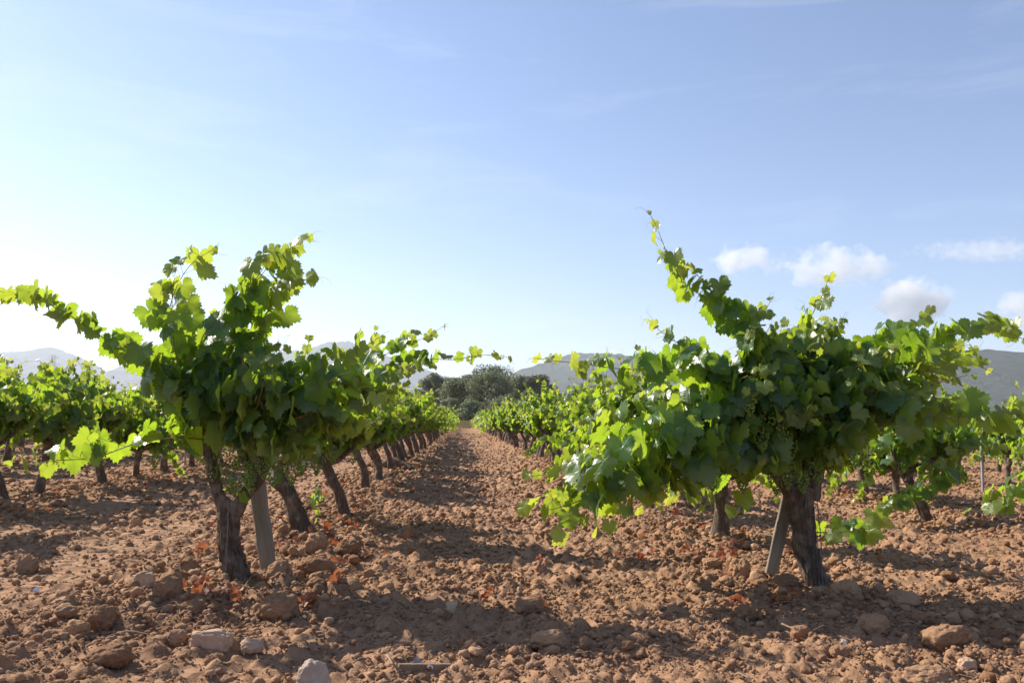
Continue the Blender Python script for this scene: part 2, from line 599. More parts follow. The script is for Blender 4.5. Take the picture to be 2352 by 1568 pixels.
gx = grow(3.2, 6500, 0.018, 0.022)
gx = np.concatenate([-gx[::-1], np.arange(-3.18, 3.19, 0.018), gx])
ys = [2.0]
while ys[-1] < ROW_END + 15: ys.append(ys[-1] + max(0.0125, 0.0058 * ys[-1]))
gy = np.concatenate([-grow(-1.99, 400, 0.04, 0.08)[::-1], np.array(ys), grow(ys[-1] + 1, 6900, 1.5, 0.10)])
X, Y = np.meshgrid(gx, gy)
Z = h_fine(X, Y)
mb = MB()
ii = np.arange(X.size).reshape(X.shape)
mb.add(np.stack([X, Y, Z], -1).reshape(-1, 3), None, np.stack([ii[:-1, :-1], ii[:-1, 1:], ii[1:, 1:], ii[1:, :-1]], -1).reshape(-1, 4))
tag(mb.build('ground', SOIL), 'reddish ploughed clay soil of the vineyard', 'ground', kind='structure')
del X, Y, Z, ii

# ------------------------------------------------------------------ clods of earth too many to count


def clod_variants(sub, n, seed):
    v, f = ICO[sub]
    out = []
    for i in range(n):
        q = v * 1.3 + i * 7.7 + seed
        r = 1 + 0.26 * noise(q, i) + 0.15 * noise(q * 2.3, i + 9) + (0.12 * noise(q * 5, i + 4) if sub > 1 else 0)
        out.append(v * r[:, None] * np.array([1, 0.75 + 0.25 * ((i * 37) % 10) / 10, 0.62 + 0.3 * ((i * 53) % 10) / 10]))
    return np.array(out), f


def scatter_clods(mb, x, y, r, sub, seed, sink=0.30):
    n = len(x)
    if not n: return
    var, f = clod_variants(sub, 14, seed)
    k = RG.integers(0, len(var), n)
    a = RG.random(n) * 2 * PI
    V = var[k] * r[:, None, None]
    c, s = np.cos(a)[:, None], np.sin(a)[:, None]
    V = np.stack([V[..., 0] * c - V[..., 1] * s, V[..., 0] * s + V[..., 1] * c, V[..., 2]], -1)
    z = h_fine(x, y) + r * sink
    V = V + np.stack([x, y, z], -1)[:, None, :]
    F = (np.arange(n)[:, None, None] * var.shape[1] + f[None]).reshape(-1, 3)
    A = np.zeros((n, var.shape[1], 3))
    A[..., 2] = RG.random(n)[:, None]
    mb.add(V.reshape(-1, 3), F, None, A.reshape(-1, 3))


def rnd_field(y0, y1, dens):
    """random ground points inside the view (with a margin), dens per square metre"""
    n = int(dens * ((y1 - y0) * (0.60 + 0.76) * (y0 + y1) / 2 + 3.0 * (y1 - y0)))
    y = y0 + (y1 - y0) * RG.random(n) ** 0.75
    lo, hi = -0.60 * y - 1.5, 0.76 * y + 1.5
    x = lo + (hi - lo) * RG.random(n)
    clump = 0.5 + 0.5 * n2(x, y, 0.45, 21) + 0.5 * np.exp(-(row_dist(x) / 0.5) ** 2) * (y > 3.6)
    keep = (RG.random(n) < np.clip(clump, 0.22, 1)) & (RG.random(n) > 0.78 * track(x, y))
    return x[keep], y[keep]


mb = MB()
for (y0, y1, dens, r0, r1, sub) in (
        (2.1, 4.2, 3000, 0.003, 0.006, 0), (4.2, 8.0, 800, 0.005, 0.010, 0), (2.1, 4.8, 1300, 0.004, 0.009, 0), (2.1, 6.0, 900, 0.007, 0.015, 1), (2.1, 5.0, 95, 0.014, 0.027, 2), (5.0, 8.0, 80, 0.015, 0.028, 1), (2.1, 8.0, 7, 0.026, 0.046, 3),
        (6.0, 11, 300, 0.010, 0.022, 0), (6.5, 14, 90, 0.017, 0.034, 1), (8, 18, 9.0, 0.028, 0.05, 2),
        (11, 26, 60, 0.018, 0.040, 0), (26, 60, 8.0, 0.03, 0.06, 0)):
    x, y = rnd_field(y0, y1, dens)
    r = r0 * (r1 / r0) ** (RG.random(len(x)) ** 1.3)
    scatter_clods(mb, x, y, r, sub, int(y0 * 10), RG.uniform(0.1, 0.55, len(x)))
for y0, y1, dens, r0, r1, sub in ((3.5, 8.0, 60, .018, .044, 2), (8, 20, 12, .02, .05, 1)):     # lumps heaped along the rows
    x, y = rnd_field(y0, y1, dens)
    m = row_dist(x) < .55
    x, y = x[m], y[m]
    scatter_clods(mb, x, y, r0 * (r1 / r0) ** (RG.random(len(x)) ** 1.4), sub, 77, RG.uniform(.2, .6, len(x)))
tag(mb.build('soil_clods', CLOD), 'loose reddish clods and crumbs of dry earth covering the field', 'clods', kind='stuff')

# ------------------------------------------------------------------ single stones and big clods


def stone(name, px, py, wpx, hpx, label, mat=ROCK, seed=0, blocky=0.0, squash=0.8, tilt=0.0, group='big clods and stones in front of the vines'):
    """wpx, hpx: visible width and height of the stone in the measured photo; py: its foot"""
    p = gnd(px, py, 0.0)
    d = np.linalg.norm(p[:2])
    w, hh = wpx / FPX * d / 2 * .98, hpx / FPX * d / 2 * .98
    v, f = ICO[4]
    q = v * 1.1 + seed * 3.1
    if blocky:
        b = np.sign(v) * np.abs(v) ** (1 - blocky)
        v = v * (1 - blocky) + b / np.max(np.abs(b), axis=1, keepdims=True) * 0.86 * blocky + 0
    r = 1 + 0.22 * noise(q, seed) + 0.14 * noise(q * 2.2, seed + 1) + 0.10 * noise(q * 5, seed + 2) + 0.06 * noise(q * 11, seed + 3)
    V = v * r[:, None] * np.array([w, (w + hh) / 2 * squash, hh * 1.06])
    a = tilt
    V = np.stack([V[:, 0] * math.cos(a) - V[:, 2] * math.sin(a), V[:, 1], V[:, 0] * math.sin(a) + V[:, 2] * math.cos(a)], -1)
    mb = MB()
    mb.add(V, f, None, np.tile([[0, 0, 0.5 + 0.4 * math.sin(seed * 5)]], (len(V), 1)))
    o = mb.build(name, mat)
    o.location = (p[0], p[1], float(h_base(p[0], p[1])) + hh * 0.62)
    return tag(o, label, 'stone' if name == 'stone' else 'clod', group)


STONES = [
    ('stone', 483, 1488, 84, 50, 'wide flat-topped pinkish stone alone in front of the left gnarled trunk', ROCK, 3, 0.55, 0.7, 0.0),
    ('stone', 722, 1585, 66, 80, 'pale greyish upright stone at the bottom edge of the picture', LIME, 8, 0.15, 0.7, 0.35),
    ('soil_clod', 640, 1415, 78, 62, 'large round clod just right of the left trunk foot', CLOD, 12, 0.1, 0.9, 0.0),
    ('soil_clod', 384, 1388, 62, 56, 'rounded pale clod beside red leaves left of the left trunk', CLOD, 15, 0.2, 0.9, 0.0),
    ('stone', 326, 1358, 48, 44, 'angular pale stone behind the rounded clod left of the left trunk', ROCK, 18, 0.4, 0.8, 0.2),
    ('soil_clod', 230, 1444, 56, 54, 'lumpy tall clod near the left edge, left of the wide flat-topped stone', CLOD, 21, 0.0, 0.9, 0.0),
    ('soil_clod', 176, 1458, 50, 36, 'squarish small clod beside the lumpy tall clod near the left edge', CLOD, 24, 0.4, 0.8, 0.1),
    ('soil_clod', 62, 1312, 44, 40, 'clod sitting alone in the shade on the wheel track', CLOD, 27, 0.1, 0.9, 0.0),
    ('soil_clod', 452, 1415, 66, 34, 'low flat clod in front of the left trunk foot', CLOD, 30, 0.0, 0.9, 0.0),
    ('soil_clod', 405, 1475, 42, 36, 'small rounded clod touching the left side of the wide flat-topped stone', CLOD, 33, 0.1, 0.9, 0.0),
    ('soil_clod', 728, 1325, 78, 52, 'broad rough clod right of the left wooden stake foot', CLOD, 36, 0.1, 0.9, 0.0),
    ('soil_clod', 640, 1345, 50, 50, 'crumbly clod at the foot of the left wooden stake', CLOD, 39, 0.0, 0.9, 0.0),
    ('soil_clod', 724, 1272, 52, 52, 'tall clod in front of the second left trunk', CLOD, 42, 0.1, 0.9, 0.0),
    ('soil_clod', 800, 1272, 52, 44, 'pale smooth clod right of the second left trunk', CLOD, 45, 0.1, 0.9, 0.0),
    ('soil_clod', 312, 1205, 26, 26, 'egg-shaped clod standing alone on the far wheel track', CLOD, 48, 0.0, 0.9, 0.0),
    ('soil_clod', 940, 1235, 28, 34, 'small upright clod at the edge of the alley shadow', CLOD, 51, 0.1, 0.8, 0.0),
    ('soil_clod', 1218, 1402, 66, 40, 'round sunlit clod with dry leaves, middle of the alley mouth', CLOD, 54, 0.0, 0.9, 0.0),
    ('soil_clod', 1258, 1482, 92, 44, 'long low grey-brown clod in the shade before the alley mouth', CLOD, 57, 0.2, 0.9, 0.15),
    ('soil_clod', 1080, 1482, 52, 38, 'half buried clod behind the old plank on the ground', CLOD, 60, 0.1, 0.9, 0.0),
    ('soil_clod', 2004, 1450, 62, 42, 'rounded clod below the right trunk, nearest to the long tree shadow', CLOD, 63, 0.15, 0.9, 0.0),
    ('soil_clod', 2172, 1478, 90, 54, 'big wedge-shaped smooth clod near the right edge', CLOD, 66, 0.2, 0.9, 0.35),
    ('soil_clod', 1842, 1470, 48, 34, 'rounded clod lying between the right trunk and the bottom edge', CLOD, 69, 0.1, 0.9, 0.0),
    ('soil_clod', 2075, 1382, 66, 34, 'flattish clod lying in the dark shadow right of the right trunk', CLOD, 72, 0.1, 0.9, 0.0),
    ('soil_clod', 1712, 1420, 54, 34, 'oval clod left of and below the right trunk', CLOD, 75, 0.1, 0.9, 0.0),
    ('soil_clod', 1697, 1328, 46, 44, 'upright clod left of the right wooden stake foot', CLOD, 78, 0.15, 0.9, 0.0),
    ('soil_clod', 1640, 1310, 54, 30, 'clod among dry leaves left of the right wooden stake', CLOD, 81, 0.2, 0.9, 0.1),
    ('soil_clod', 1800, 1354, 64, 34, 'crumbly heap of clod against the right wooden stake foot', CLOD, 84, 0.0, 0.9, 0.0),
    ('soil_clod', 1945, 1372, 56, 40, 'knobbly sunlit clod at the right trunk foot', CLOD, 87, 0.0, 0.9, 0.0),
    ('stone', 2222, 1532, 34, 28, 'small angular stone in the bottom right corner', ROCK, 90, 0.35, 0.8, 0.2),
    ('soil_clod', 1930, 1512, 42, 26, 'smallish clod beneath the rounded clod in the lower right', CLOD, 93, 0.2, 0.9, 0.0),
    ('soil_clod', 2135, 1572, 110, 42, 'broad clod mound at the bottom edge, lower right', CLOD, 96, 0.0, 0.9, 0.0),
    ('soil_clod', 250, 1520, 90, 50, 'broad rough clod in the lower left, below the squarish clod', CLOD, 99, 0.0, 0.9, 0.2),
    ('stone', 578, 1490, 46, 30, 'small pale stone right after the wide flat-topped stone, nearer the alley', ROCK, 102, 0.3, 0.8, 0.0),
    ('soil_clod', 492, 1525, 40, 34, 'pale pinkish knob of clay below the wide flat-topped stone', CLOD, 105, 0.1, 0.9, 0.0),
]
for a in STONES: stone(*a)

# ------------------------------------------------------------------ leaf templates
KEY_A = np.radians([0, 14, 30, 44, 54, 70, 86, 100, 114, 134, 156, 170, 180])
KEY_R = np.array([1.0, .90, .74, .84, .92, .82, .66, .70, .76, .68, .54, .28, .10])


def leaf_template(nout, nring, teeth):
    a = np.linspace(-PI, PI, nout, endpoint=False) + PI / nout
    r = np.interp(np.abs(a), KEY_A, KEY_R)
    if teeth: r = r * (1 + teeth * np.where(np.arange(nout) % 2 == 0, 1, -1) * (np.abs(a) < 2.75))
    uv = [[0, 0]]
    tri = []
    if nring:
        b = np.linspace(-PI, PI, nring, endpoint=False) + PI / nring
        rb = np.interp(np.abs(b), KEY_A, KEY_R) * 0.55
        uv += [[s * math.sin(t), s * math.cos(t)] for t, s in zip(b, rb)]
        tri += [(0, 1 + i, 1 + (i + 1) % nring) for i in range(nring) if i != nring - 1]
        m = nout // nring
        for i in range(nring):
            o0 = 1 + nring
            for j in range(m):
                tri.append((1 + i, o0 + (i * m + j - m // 2) % nout, o0 + (i * m + j + 1 - m // 2) % nout))
            tri.append((1 + i, o0 + (i * m + m - m // 2) % nout, 1 + (i + 1) % nring))
        bad = lambda t: max(uvv[1] for uvv in []) if False else False
    else:
        tri += [(0, 1 + i, 1 + i + 1) for i in range(nout - 1)]
    uv += [[s * math.sin(t), s * math.cos(t)] for t, s in zip(a, r)]
    uv = np.array(uv)
    # drop faces that bridge the notch where the stalk enters
    keep = []
    for t in tri:
        q = uv[list(t)]
        if q[:, 1].max() < 0.02 and q[:, 0].min() < -0.005 and q[:, 0].max() > 0.005 and 0 not in t: continue
        s = (q[1][0] - q[0][0]) * (q[2][1] - q[0][1]) - (q[2][0] - q[0][0]) * (q[1][1] - q[0][1])
        keep.append(t if s > 0 else (t[0], t[2], t[1]))
    return uv, np.array(keep)


LT_HI, LT_MID, LT_LOW = leaf_template(48, 16, 0.075), leaf_template(24, 8, 0.06), leaf_template(8, 0, 0.0)


def add_leaves(mb, P, T, Nn, S, young, tpl, curl=1.0):
    uv, tri = tpl
    n = len(P)
    if not n: return
    T = unit(T)
    Nn = unit(Nn - T * np.sum(Nn * T, -1, keepdims=True))
    U = np.cross(T, Nn)
    u, v = uv[:, 0][None], uv[:, 1][None]
    c1 = RG.normal(0.12, 0.30, (n, 1)) * curl
    c2 = RG.normal(0.16, 0.20, (n, 1)) * curl
    c3 = RG.uniform(0.04, 0.13, (n, 1)) * curl
    c4 = RG.normal(0, 0.14, (n, 1)) * curl
    ph = RG.random((n, 1)) * 6.28
    a = np.arctan2(u, v)
    r2 = u * u + v * v
    wide = RG.uniform(0.88, 1.12, (n, 1))
    z = c1 * np.abs(u) * (1 - 0.35 * np.abs(u)) - c2 * v * np.abs(v) + c3 * np.sin(5 * a + ph) * r2 + c4 * u * v - 0.12 * r2
    V = P[:, None] + S[:, None, None] * ((u * wide)[..., None] * U[:, None] + (v + 0 * z)[..., None] * T[:, None] + z[..., None] * Nn[:, None])
    F = (np.arange(n)[:, None, None] * len(uv) + tri[None]).reshape(-1, 3)
    A = np.zeros((n, len(uv), 3))
    A[..., 0], A[..., 1] = u, v
    A[..., 2] = RG.uniform(0.02, 0.98, n)[:, None] + np.floor(np.clip(young, 0, 0.99) * 10)[:, None]
    mb.add(V.reshape(-1, 3), F, None, A.reshape(-1, 3))


def tendril(mb, p, d, L, r):
    d = unit(np.asarray(d, float))
    e = unit(np.cross(d, RG.normal(size=3)))
    pts = [p]
    for k in range(1, 9):
        t = k / 8
        d2 = unit(d + e * 1.6 * t * t * math.sin(t * 5.0) + np.array([0, 0, -0.5 * t]))
        pts.append(pts[-1] + d2 * L / 8)
    tube(mb, pts, np.linspace(r, r * 0.5, 9), 3, cap=False)


def shoot(cm, lm, pts, tpl, axis, R0=0.106, R1=0.050, step=0.056, extra=0.50, rad=0.0045, tend=0.3, sides=5, bare=0.04, fine=True):
    """one cane with alternating leaves, stalks and tendrils. cm: mesh of the cane, lm: mesh of its leaves"""
    path = spline(pts, step)
    n = len(path)
    tube(cm, path, np.linspace(rad, rad * 0.35, n), sides, cap=False)
    D = unit(np.gradient(path, axis=0))
    P, T, NN, S, Yg, A0 = [], [], [], [], [], []
    side = 1
    for i in range(n):
        t = i / (n - 1)
        if t < bare: continue
        cnt = 1 + (RG.random() < extra) + (RG.random() < extra * 0.5)
        if t > 0.86: cnt = 1
        for c in range(cnt):
            side = -side
            hor = np.cross(D[i], np.array([0, 0, 1.0]))
            if np.linalg.norm(hor) < 0.2: hor = np.array([RG.normal(), RG.normal(), 0])
            hor = unit(hor) * side
            away = path[i] - axis
            away[2] *= 0.3
            out = unit(hor + 0.45 * unit(away) + RG.normal(0, 0.45, 3) + np.array([0, 0, 0.25]))
            size = (R1 + (R0 - R1) * (1 - t ** 2.4)) * RG.uniform(0.62, 1.14) * (0.85 if c else 1)
            if t > 0.9: size *= 0.8
            pl = size * (RG.uniform(0.65, 1.35) if fine and tpl is LT_HI else RG.uniform(0.55, 1.0))
            base = path[i] + out * pl + np.array([0, 0, 0.15 * pl])
            tip = out * 0.50 + np.array([0, 0, -1.0]) + RG.normal(0, 0.32, 3)
            nn = SUN * 0.55 + out * 0.55 + np.array([0, 0, 0.15]) + RG.normal(0, 0.42, 3)
            P.append(base); T.append(tip); NN.append(nn); S.append(size); A0.append(path[i])
            Yg.append(max(0, (t - 0.55) / 0.45) ** 1.3 * RG.uniform(0.5, 1.0) + (0.25 if RG.random() < 0.08 else 0))
        if RG.random() < tend * (0.4 + t) and t > 0.3:
            tendril(cm, path[i], hor + np.array([0, 0, -0.1]) + 0.5 * D[i], RG.uniform(0.08, 0.17), 0.0011 if fine else 0.0013)
    if tend and fine:
        for _ in range(2): tendril(cm, path[-1], D[-1] + RG.normal(0, 0.4, 3), RG.uniform(0.06, 0.12), 0.0010)
    P, T, NN, S, Yg, A0 = map(np.array, (P, T, NN, S, Yg, A0))
    add_leaves(lm, P, T, NN, S, Yg, tpl)
    if fine: segs(cm, A0, P, 0.0013)


def bunch(mb, top, L, W, n, r, sub=0):
    v, f = ICO[sub]
    t = RG.random(n) ** 0.8
    a = RG.random(n) * 2 * PI
    prof = W * np.sin(np.clip(t * 0.85 + 0.15, 0, 1) * PI) ** 0.7 * (1.1 - 0.5 * t)
    rr = prof * np.sqrt(RG.uniform(0.35, 1, n))
    sway = RG.normal(0, 0.12, 2)
    C = np.asarray(top) + np.stack([rr * np.cos(a) + sway[0] * t * L, rr * np.sin(a) + sway[1] * t * L, -t * L], -1)
    R = r * RG.uniform(0.75, 1.15, n)
    V = C[:, None] + v[None] * R[:, None, None]
    F = (np.arange(n)[:, None, None] * len(v) + f[None]).reshape(-1, 3)
    A = np.zeros((n, len(v), 3))
    A[..., 2] = RG.random(n)[:, None]
    mb.add(V.reshape(-1, 3), F, None, A.reshape(-1, 3))
    tube(mb, [np.asarray(top) + [0, 0, 0.05], np.asarray(top), np.asarray(top) + [sway[0] * L, sway[1] * L, -L]], [0.002, 0.002, 0.001], 4)


VGROUP = 'grapevines planted in rows'
# ------------------------------------------------------------------ the near vines, shaped after the photo


def hero_vine(base_px, Y, label, trunk, arms, shoots, fills, bunches, head_px, seed, R0=0.106, tr_seed=1):
    base = gnd(*base_px)
    base[2] = float(h_base(base[0], base[1])) - 0.03
    root = empty('grapevine', base, label, 'grapevine', VGROUP)
    mb = MB()
    tp = spline([np.append(at(x, y, Y + dy), r) for x, y, r, dy in trunk], 0.012)
    tp[:, :2] += 0.010 * np.stack([noise(np.stack([tp[:, 2] * 9, tp[:, 2] * 0 + tr_seed, tp[:, 2] * 0], -1), 3), noise(np.stack([tp[:, 2] * 9, tp[:, 2] * 0 + tr_seed, tp[:, 2] * 0], -1), 4)], 1)
    tube(mb, tp[:, :3], tp[:, 3] * (.72 if base_px[0] < 600 else .84 if base_px[0] < 1000 else .66), 56, 0.26, tr_seed, (48, 48, 5.0), strips=90)
    for arm in arms:
        ap = spline([np.append(at(x, y, Y + dy), r) for x, y, r, dy in arm], 0.012)
        tube(mb, ap[:, :3], ap[:, 3] * .70, 30, 0.30, tr_seed + 7, (60, 60, 9.0))
    mb.build('trunk', BARK, root, base)
    axis = at(*head_px, Y)
    allsh = [[at(x, y, Y + dy) for x, y, dy in s['p']] for s in shoots]
    opts = [s.get('o', {}) for s in shoots]
    for (sx, sy, cx, cy_, rx, ry, dd, n) in fills:
        for _ in range(int(n * 1.3)):
            while True:
                ex, ey = RG.uniform(-1, 1, 2)
                if ex * ex + ey * ey < 1: break
            e = at(cx + ex * rx, cy_ + ey * ry, Y + RG.uniform(-dd, dd))
            s0 = at(sx + RG.uniform(-25, 25), sy + RG.uniform(-25, 25), Y + RG.uniform(-.06, .06))
            midp = (s0 + e) / 2 + np.array([RG.normal(0, .05), RG.normal(0, .06), 0.10 + RG.normal(0, .05)])
            allsh.append([s0, midp, e])
            opts.append(dict(extra=0.6, tend=0.1))
    for pts, o in zip(allsh, opts):
        cm, lm = MB(), MB()
        o = dict(o)
        rr = o.pop('R0', R0)
        shoot(cm, lm, pts, LT_HI, axis, R0=rr, **o)
        c = cm.build('shoot', CANE, root, base)
        lm.build('foliage', LEAF, c, base)
    for (x, y, dy, L, W, n) in bunches:
        bm_ = MB()
        bunch(bm_, at(x, y, Y + dy), L, W, n, 0.0052, 1)
        bm_.build('grape_bunch', BERRY, root, base)
    return root


YL = gnd(550, 1345)[1]
hero_vine((550, 1345), YL, 'gnarled grapevine with forked trunk and tall raised shoots beside the left stake',
          [(562, 1372, .085, 0), (552, 1335, .080, 0), (538, 1280, .070, 0), (528, 1225, .067, 0), (526, 1180, .074, 0), (530, 1150, .072, 0)],
          [[(516, 1170, .052, 0), (498, 1120, .044, -.02), (484, 1060, .036, -.03), (476, 1010, .030, 0), (472, 965, .022, .02)],
           [(536, 1175, .056, 0), (566, 1130, .052, 0), (594, 1092, .050, .02), (604, 1050, .036, .03), (588, 990, .026, .05)],
           [(585, 1090, .036, .02), (560, 1050, .030, .10), (545, 1000, .022, .12)]],
          [dict(p=[(468, 965, 0), (390, 885, -.1), (310, 815, -.15), (235, 775, -.2), (150, 718, -.2), (70, 682, -.25), (-8, 668, -.25)], o=dict(R0=.118, R1=.074, extra=.65, step=.062)),
           dict(p=[(476, 1010, 0), (430, 1006, -.05), (330, 1012, -.10), (220, 1050, -.12), (120, 1058, -.15), (5, 1080, -.15)], o=dict(extra=0.3, R0=.118, R1=.070, step=.066)),
           dict(p=[(474, 970, 0), (425, 900, 0), (398, 800, .02), (386, 730, .05), (405, 660, .05), (440, 605, .05), (486, 575, .05)], o=dict(extra=.4, R0=.118, R1=.075, step=.066)),
           dict(p=[(500, 980, 0), (520, 860, -.05), (545, 730, -.05), (590, 645, -.05), (645, 585, -.05), (705, 548, -.05)], o=dict(extra=.7, R1=.078)),
           dict(p=[(545, 980, .1), (565, 820, .1), (605, 730, .08), (655, 665, .05), (722, 634, .05)], o=dict(extra=.6, R1=.075)),
           dict(p=[(505, 980, -.1), (500, 860, -.12), (525, 750, -.12), (570, 670, -.12), (612, 605, -.12)], o=dict(extra=.8, R1=.085)),
           dict(p=[(530, 980, 0), (550, 850, 0), (590, 770, 0), (622, 700, 0)], o=dict(extra=.8, R1=.08)),
           dict(p=[(460, 960, -.1), (420, 880, -.12), (400, 790, -.12), (395, 700, -.1), (400, 640, -.1)], o=dict(extra=.5, R1=.085)),
           dict(p=[(495, 990, .2), (500, 860, .25), (510, 760, .2), (520, 680, .2)], o=dict(extra=.6)),
           dict(p=[(575, 1000, -.1), (600, 900, -.3), (620, 840, -.35), (650, 800, -.4)], o=dict(extra=.7)),
           dict(p=[(590, 1000, 0), (660, 880, -.1), (740, 830, -.1), (830, 800, -.1), (870, 775, -.1)], o=dict(extra=.7)),
           dict(p=[(595, 1010, 0), (680, 920, -.2), (760, 880, -.25), (830, 890, -.3), (880, 920, -.3)], o=dict(extra=.7)),
           dict(p=[(600, 1020, 0), (680, 960, -.2), (760, 950, -.2), (820, 990, -.2)], o=dict(extra=.7)),
           dict(p=[(545, 1150, -.08), (540, 1135, -.12), (530, 1128, -.14)], o=dict(R0=.045, extra=0, tend=0))],
          [(480, 980, 400, 860, 60, 80, .3, 3), (560, 990, 545, 850, 70, 110, .35, 6), (590, 1000, 680, 930, 110, 90, .4, 9), (560, 1000, 590, 990, 80, 60, .4, 4),
           (595, 1000, 640, 850, 60, 60, .3, 3), (600, 1010, 700, 1030, 60, 45, .3, 4), (590, 1000, 560, 1000, 60, 45, .35, 4), (600, 1000, 800, 960, 60, 50, .3, 4)],
          [(560, 1040, -.16, .16, .05, 110), (600, 1030, -.20, .15, .05, 100), (650, 1035, -.16, .16, .05, 110), (520, 1075, -.13, .13, .045, 80), (690, 1030, -.1, .14, .045, 90),
           (630, 1060, -.24, .12, .05, 90), (575, 1090, -.14, .10, .035, 60), (412, 905, -.05, .13, .045, 90), (440, 880, .0, .12, .04, 70), (395, 940, 0, .10, .04, 60), (360, 1040, -.12, .08, .03, 36),
           (505, 1040, -.05, .15, .04, 80), (540, 1010, -.18, .16, .05, 110), (580, 1060, -.20, .13, .05, 100), (620, 1000, -.22, .15, .05, 110), (670, 1050, -.2, .14, .05, 100), (545, 1090, -.16, .11, .04, 70), (735, 1040, .0, .12, .04, 70)],
          (540, 1000), 1, tr_seed=3)

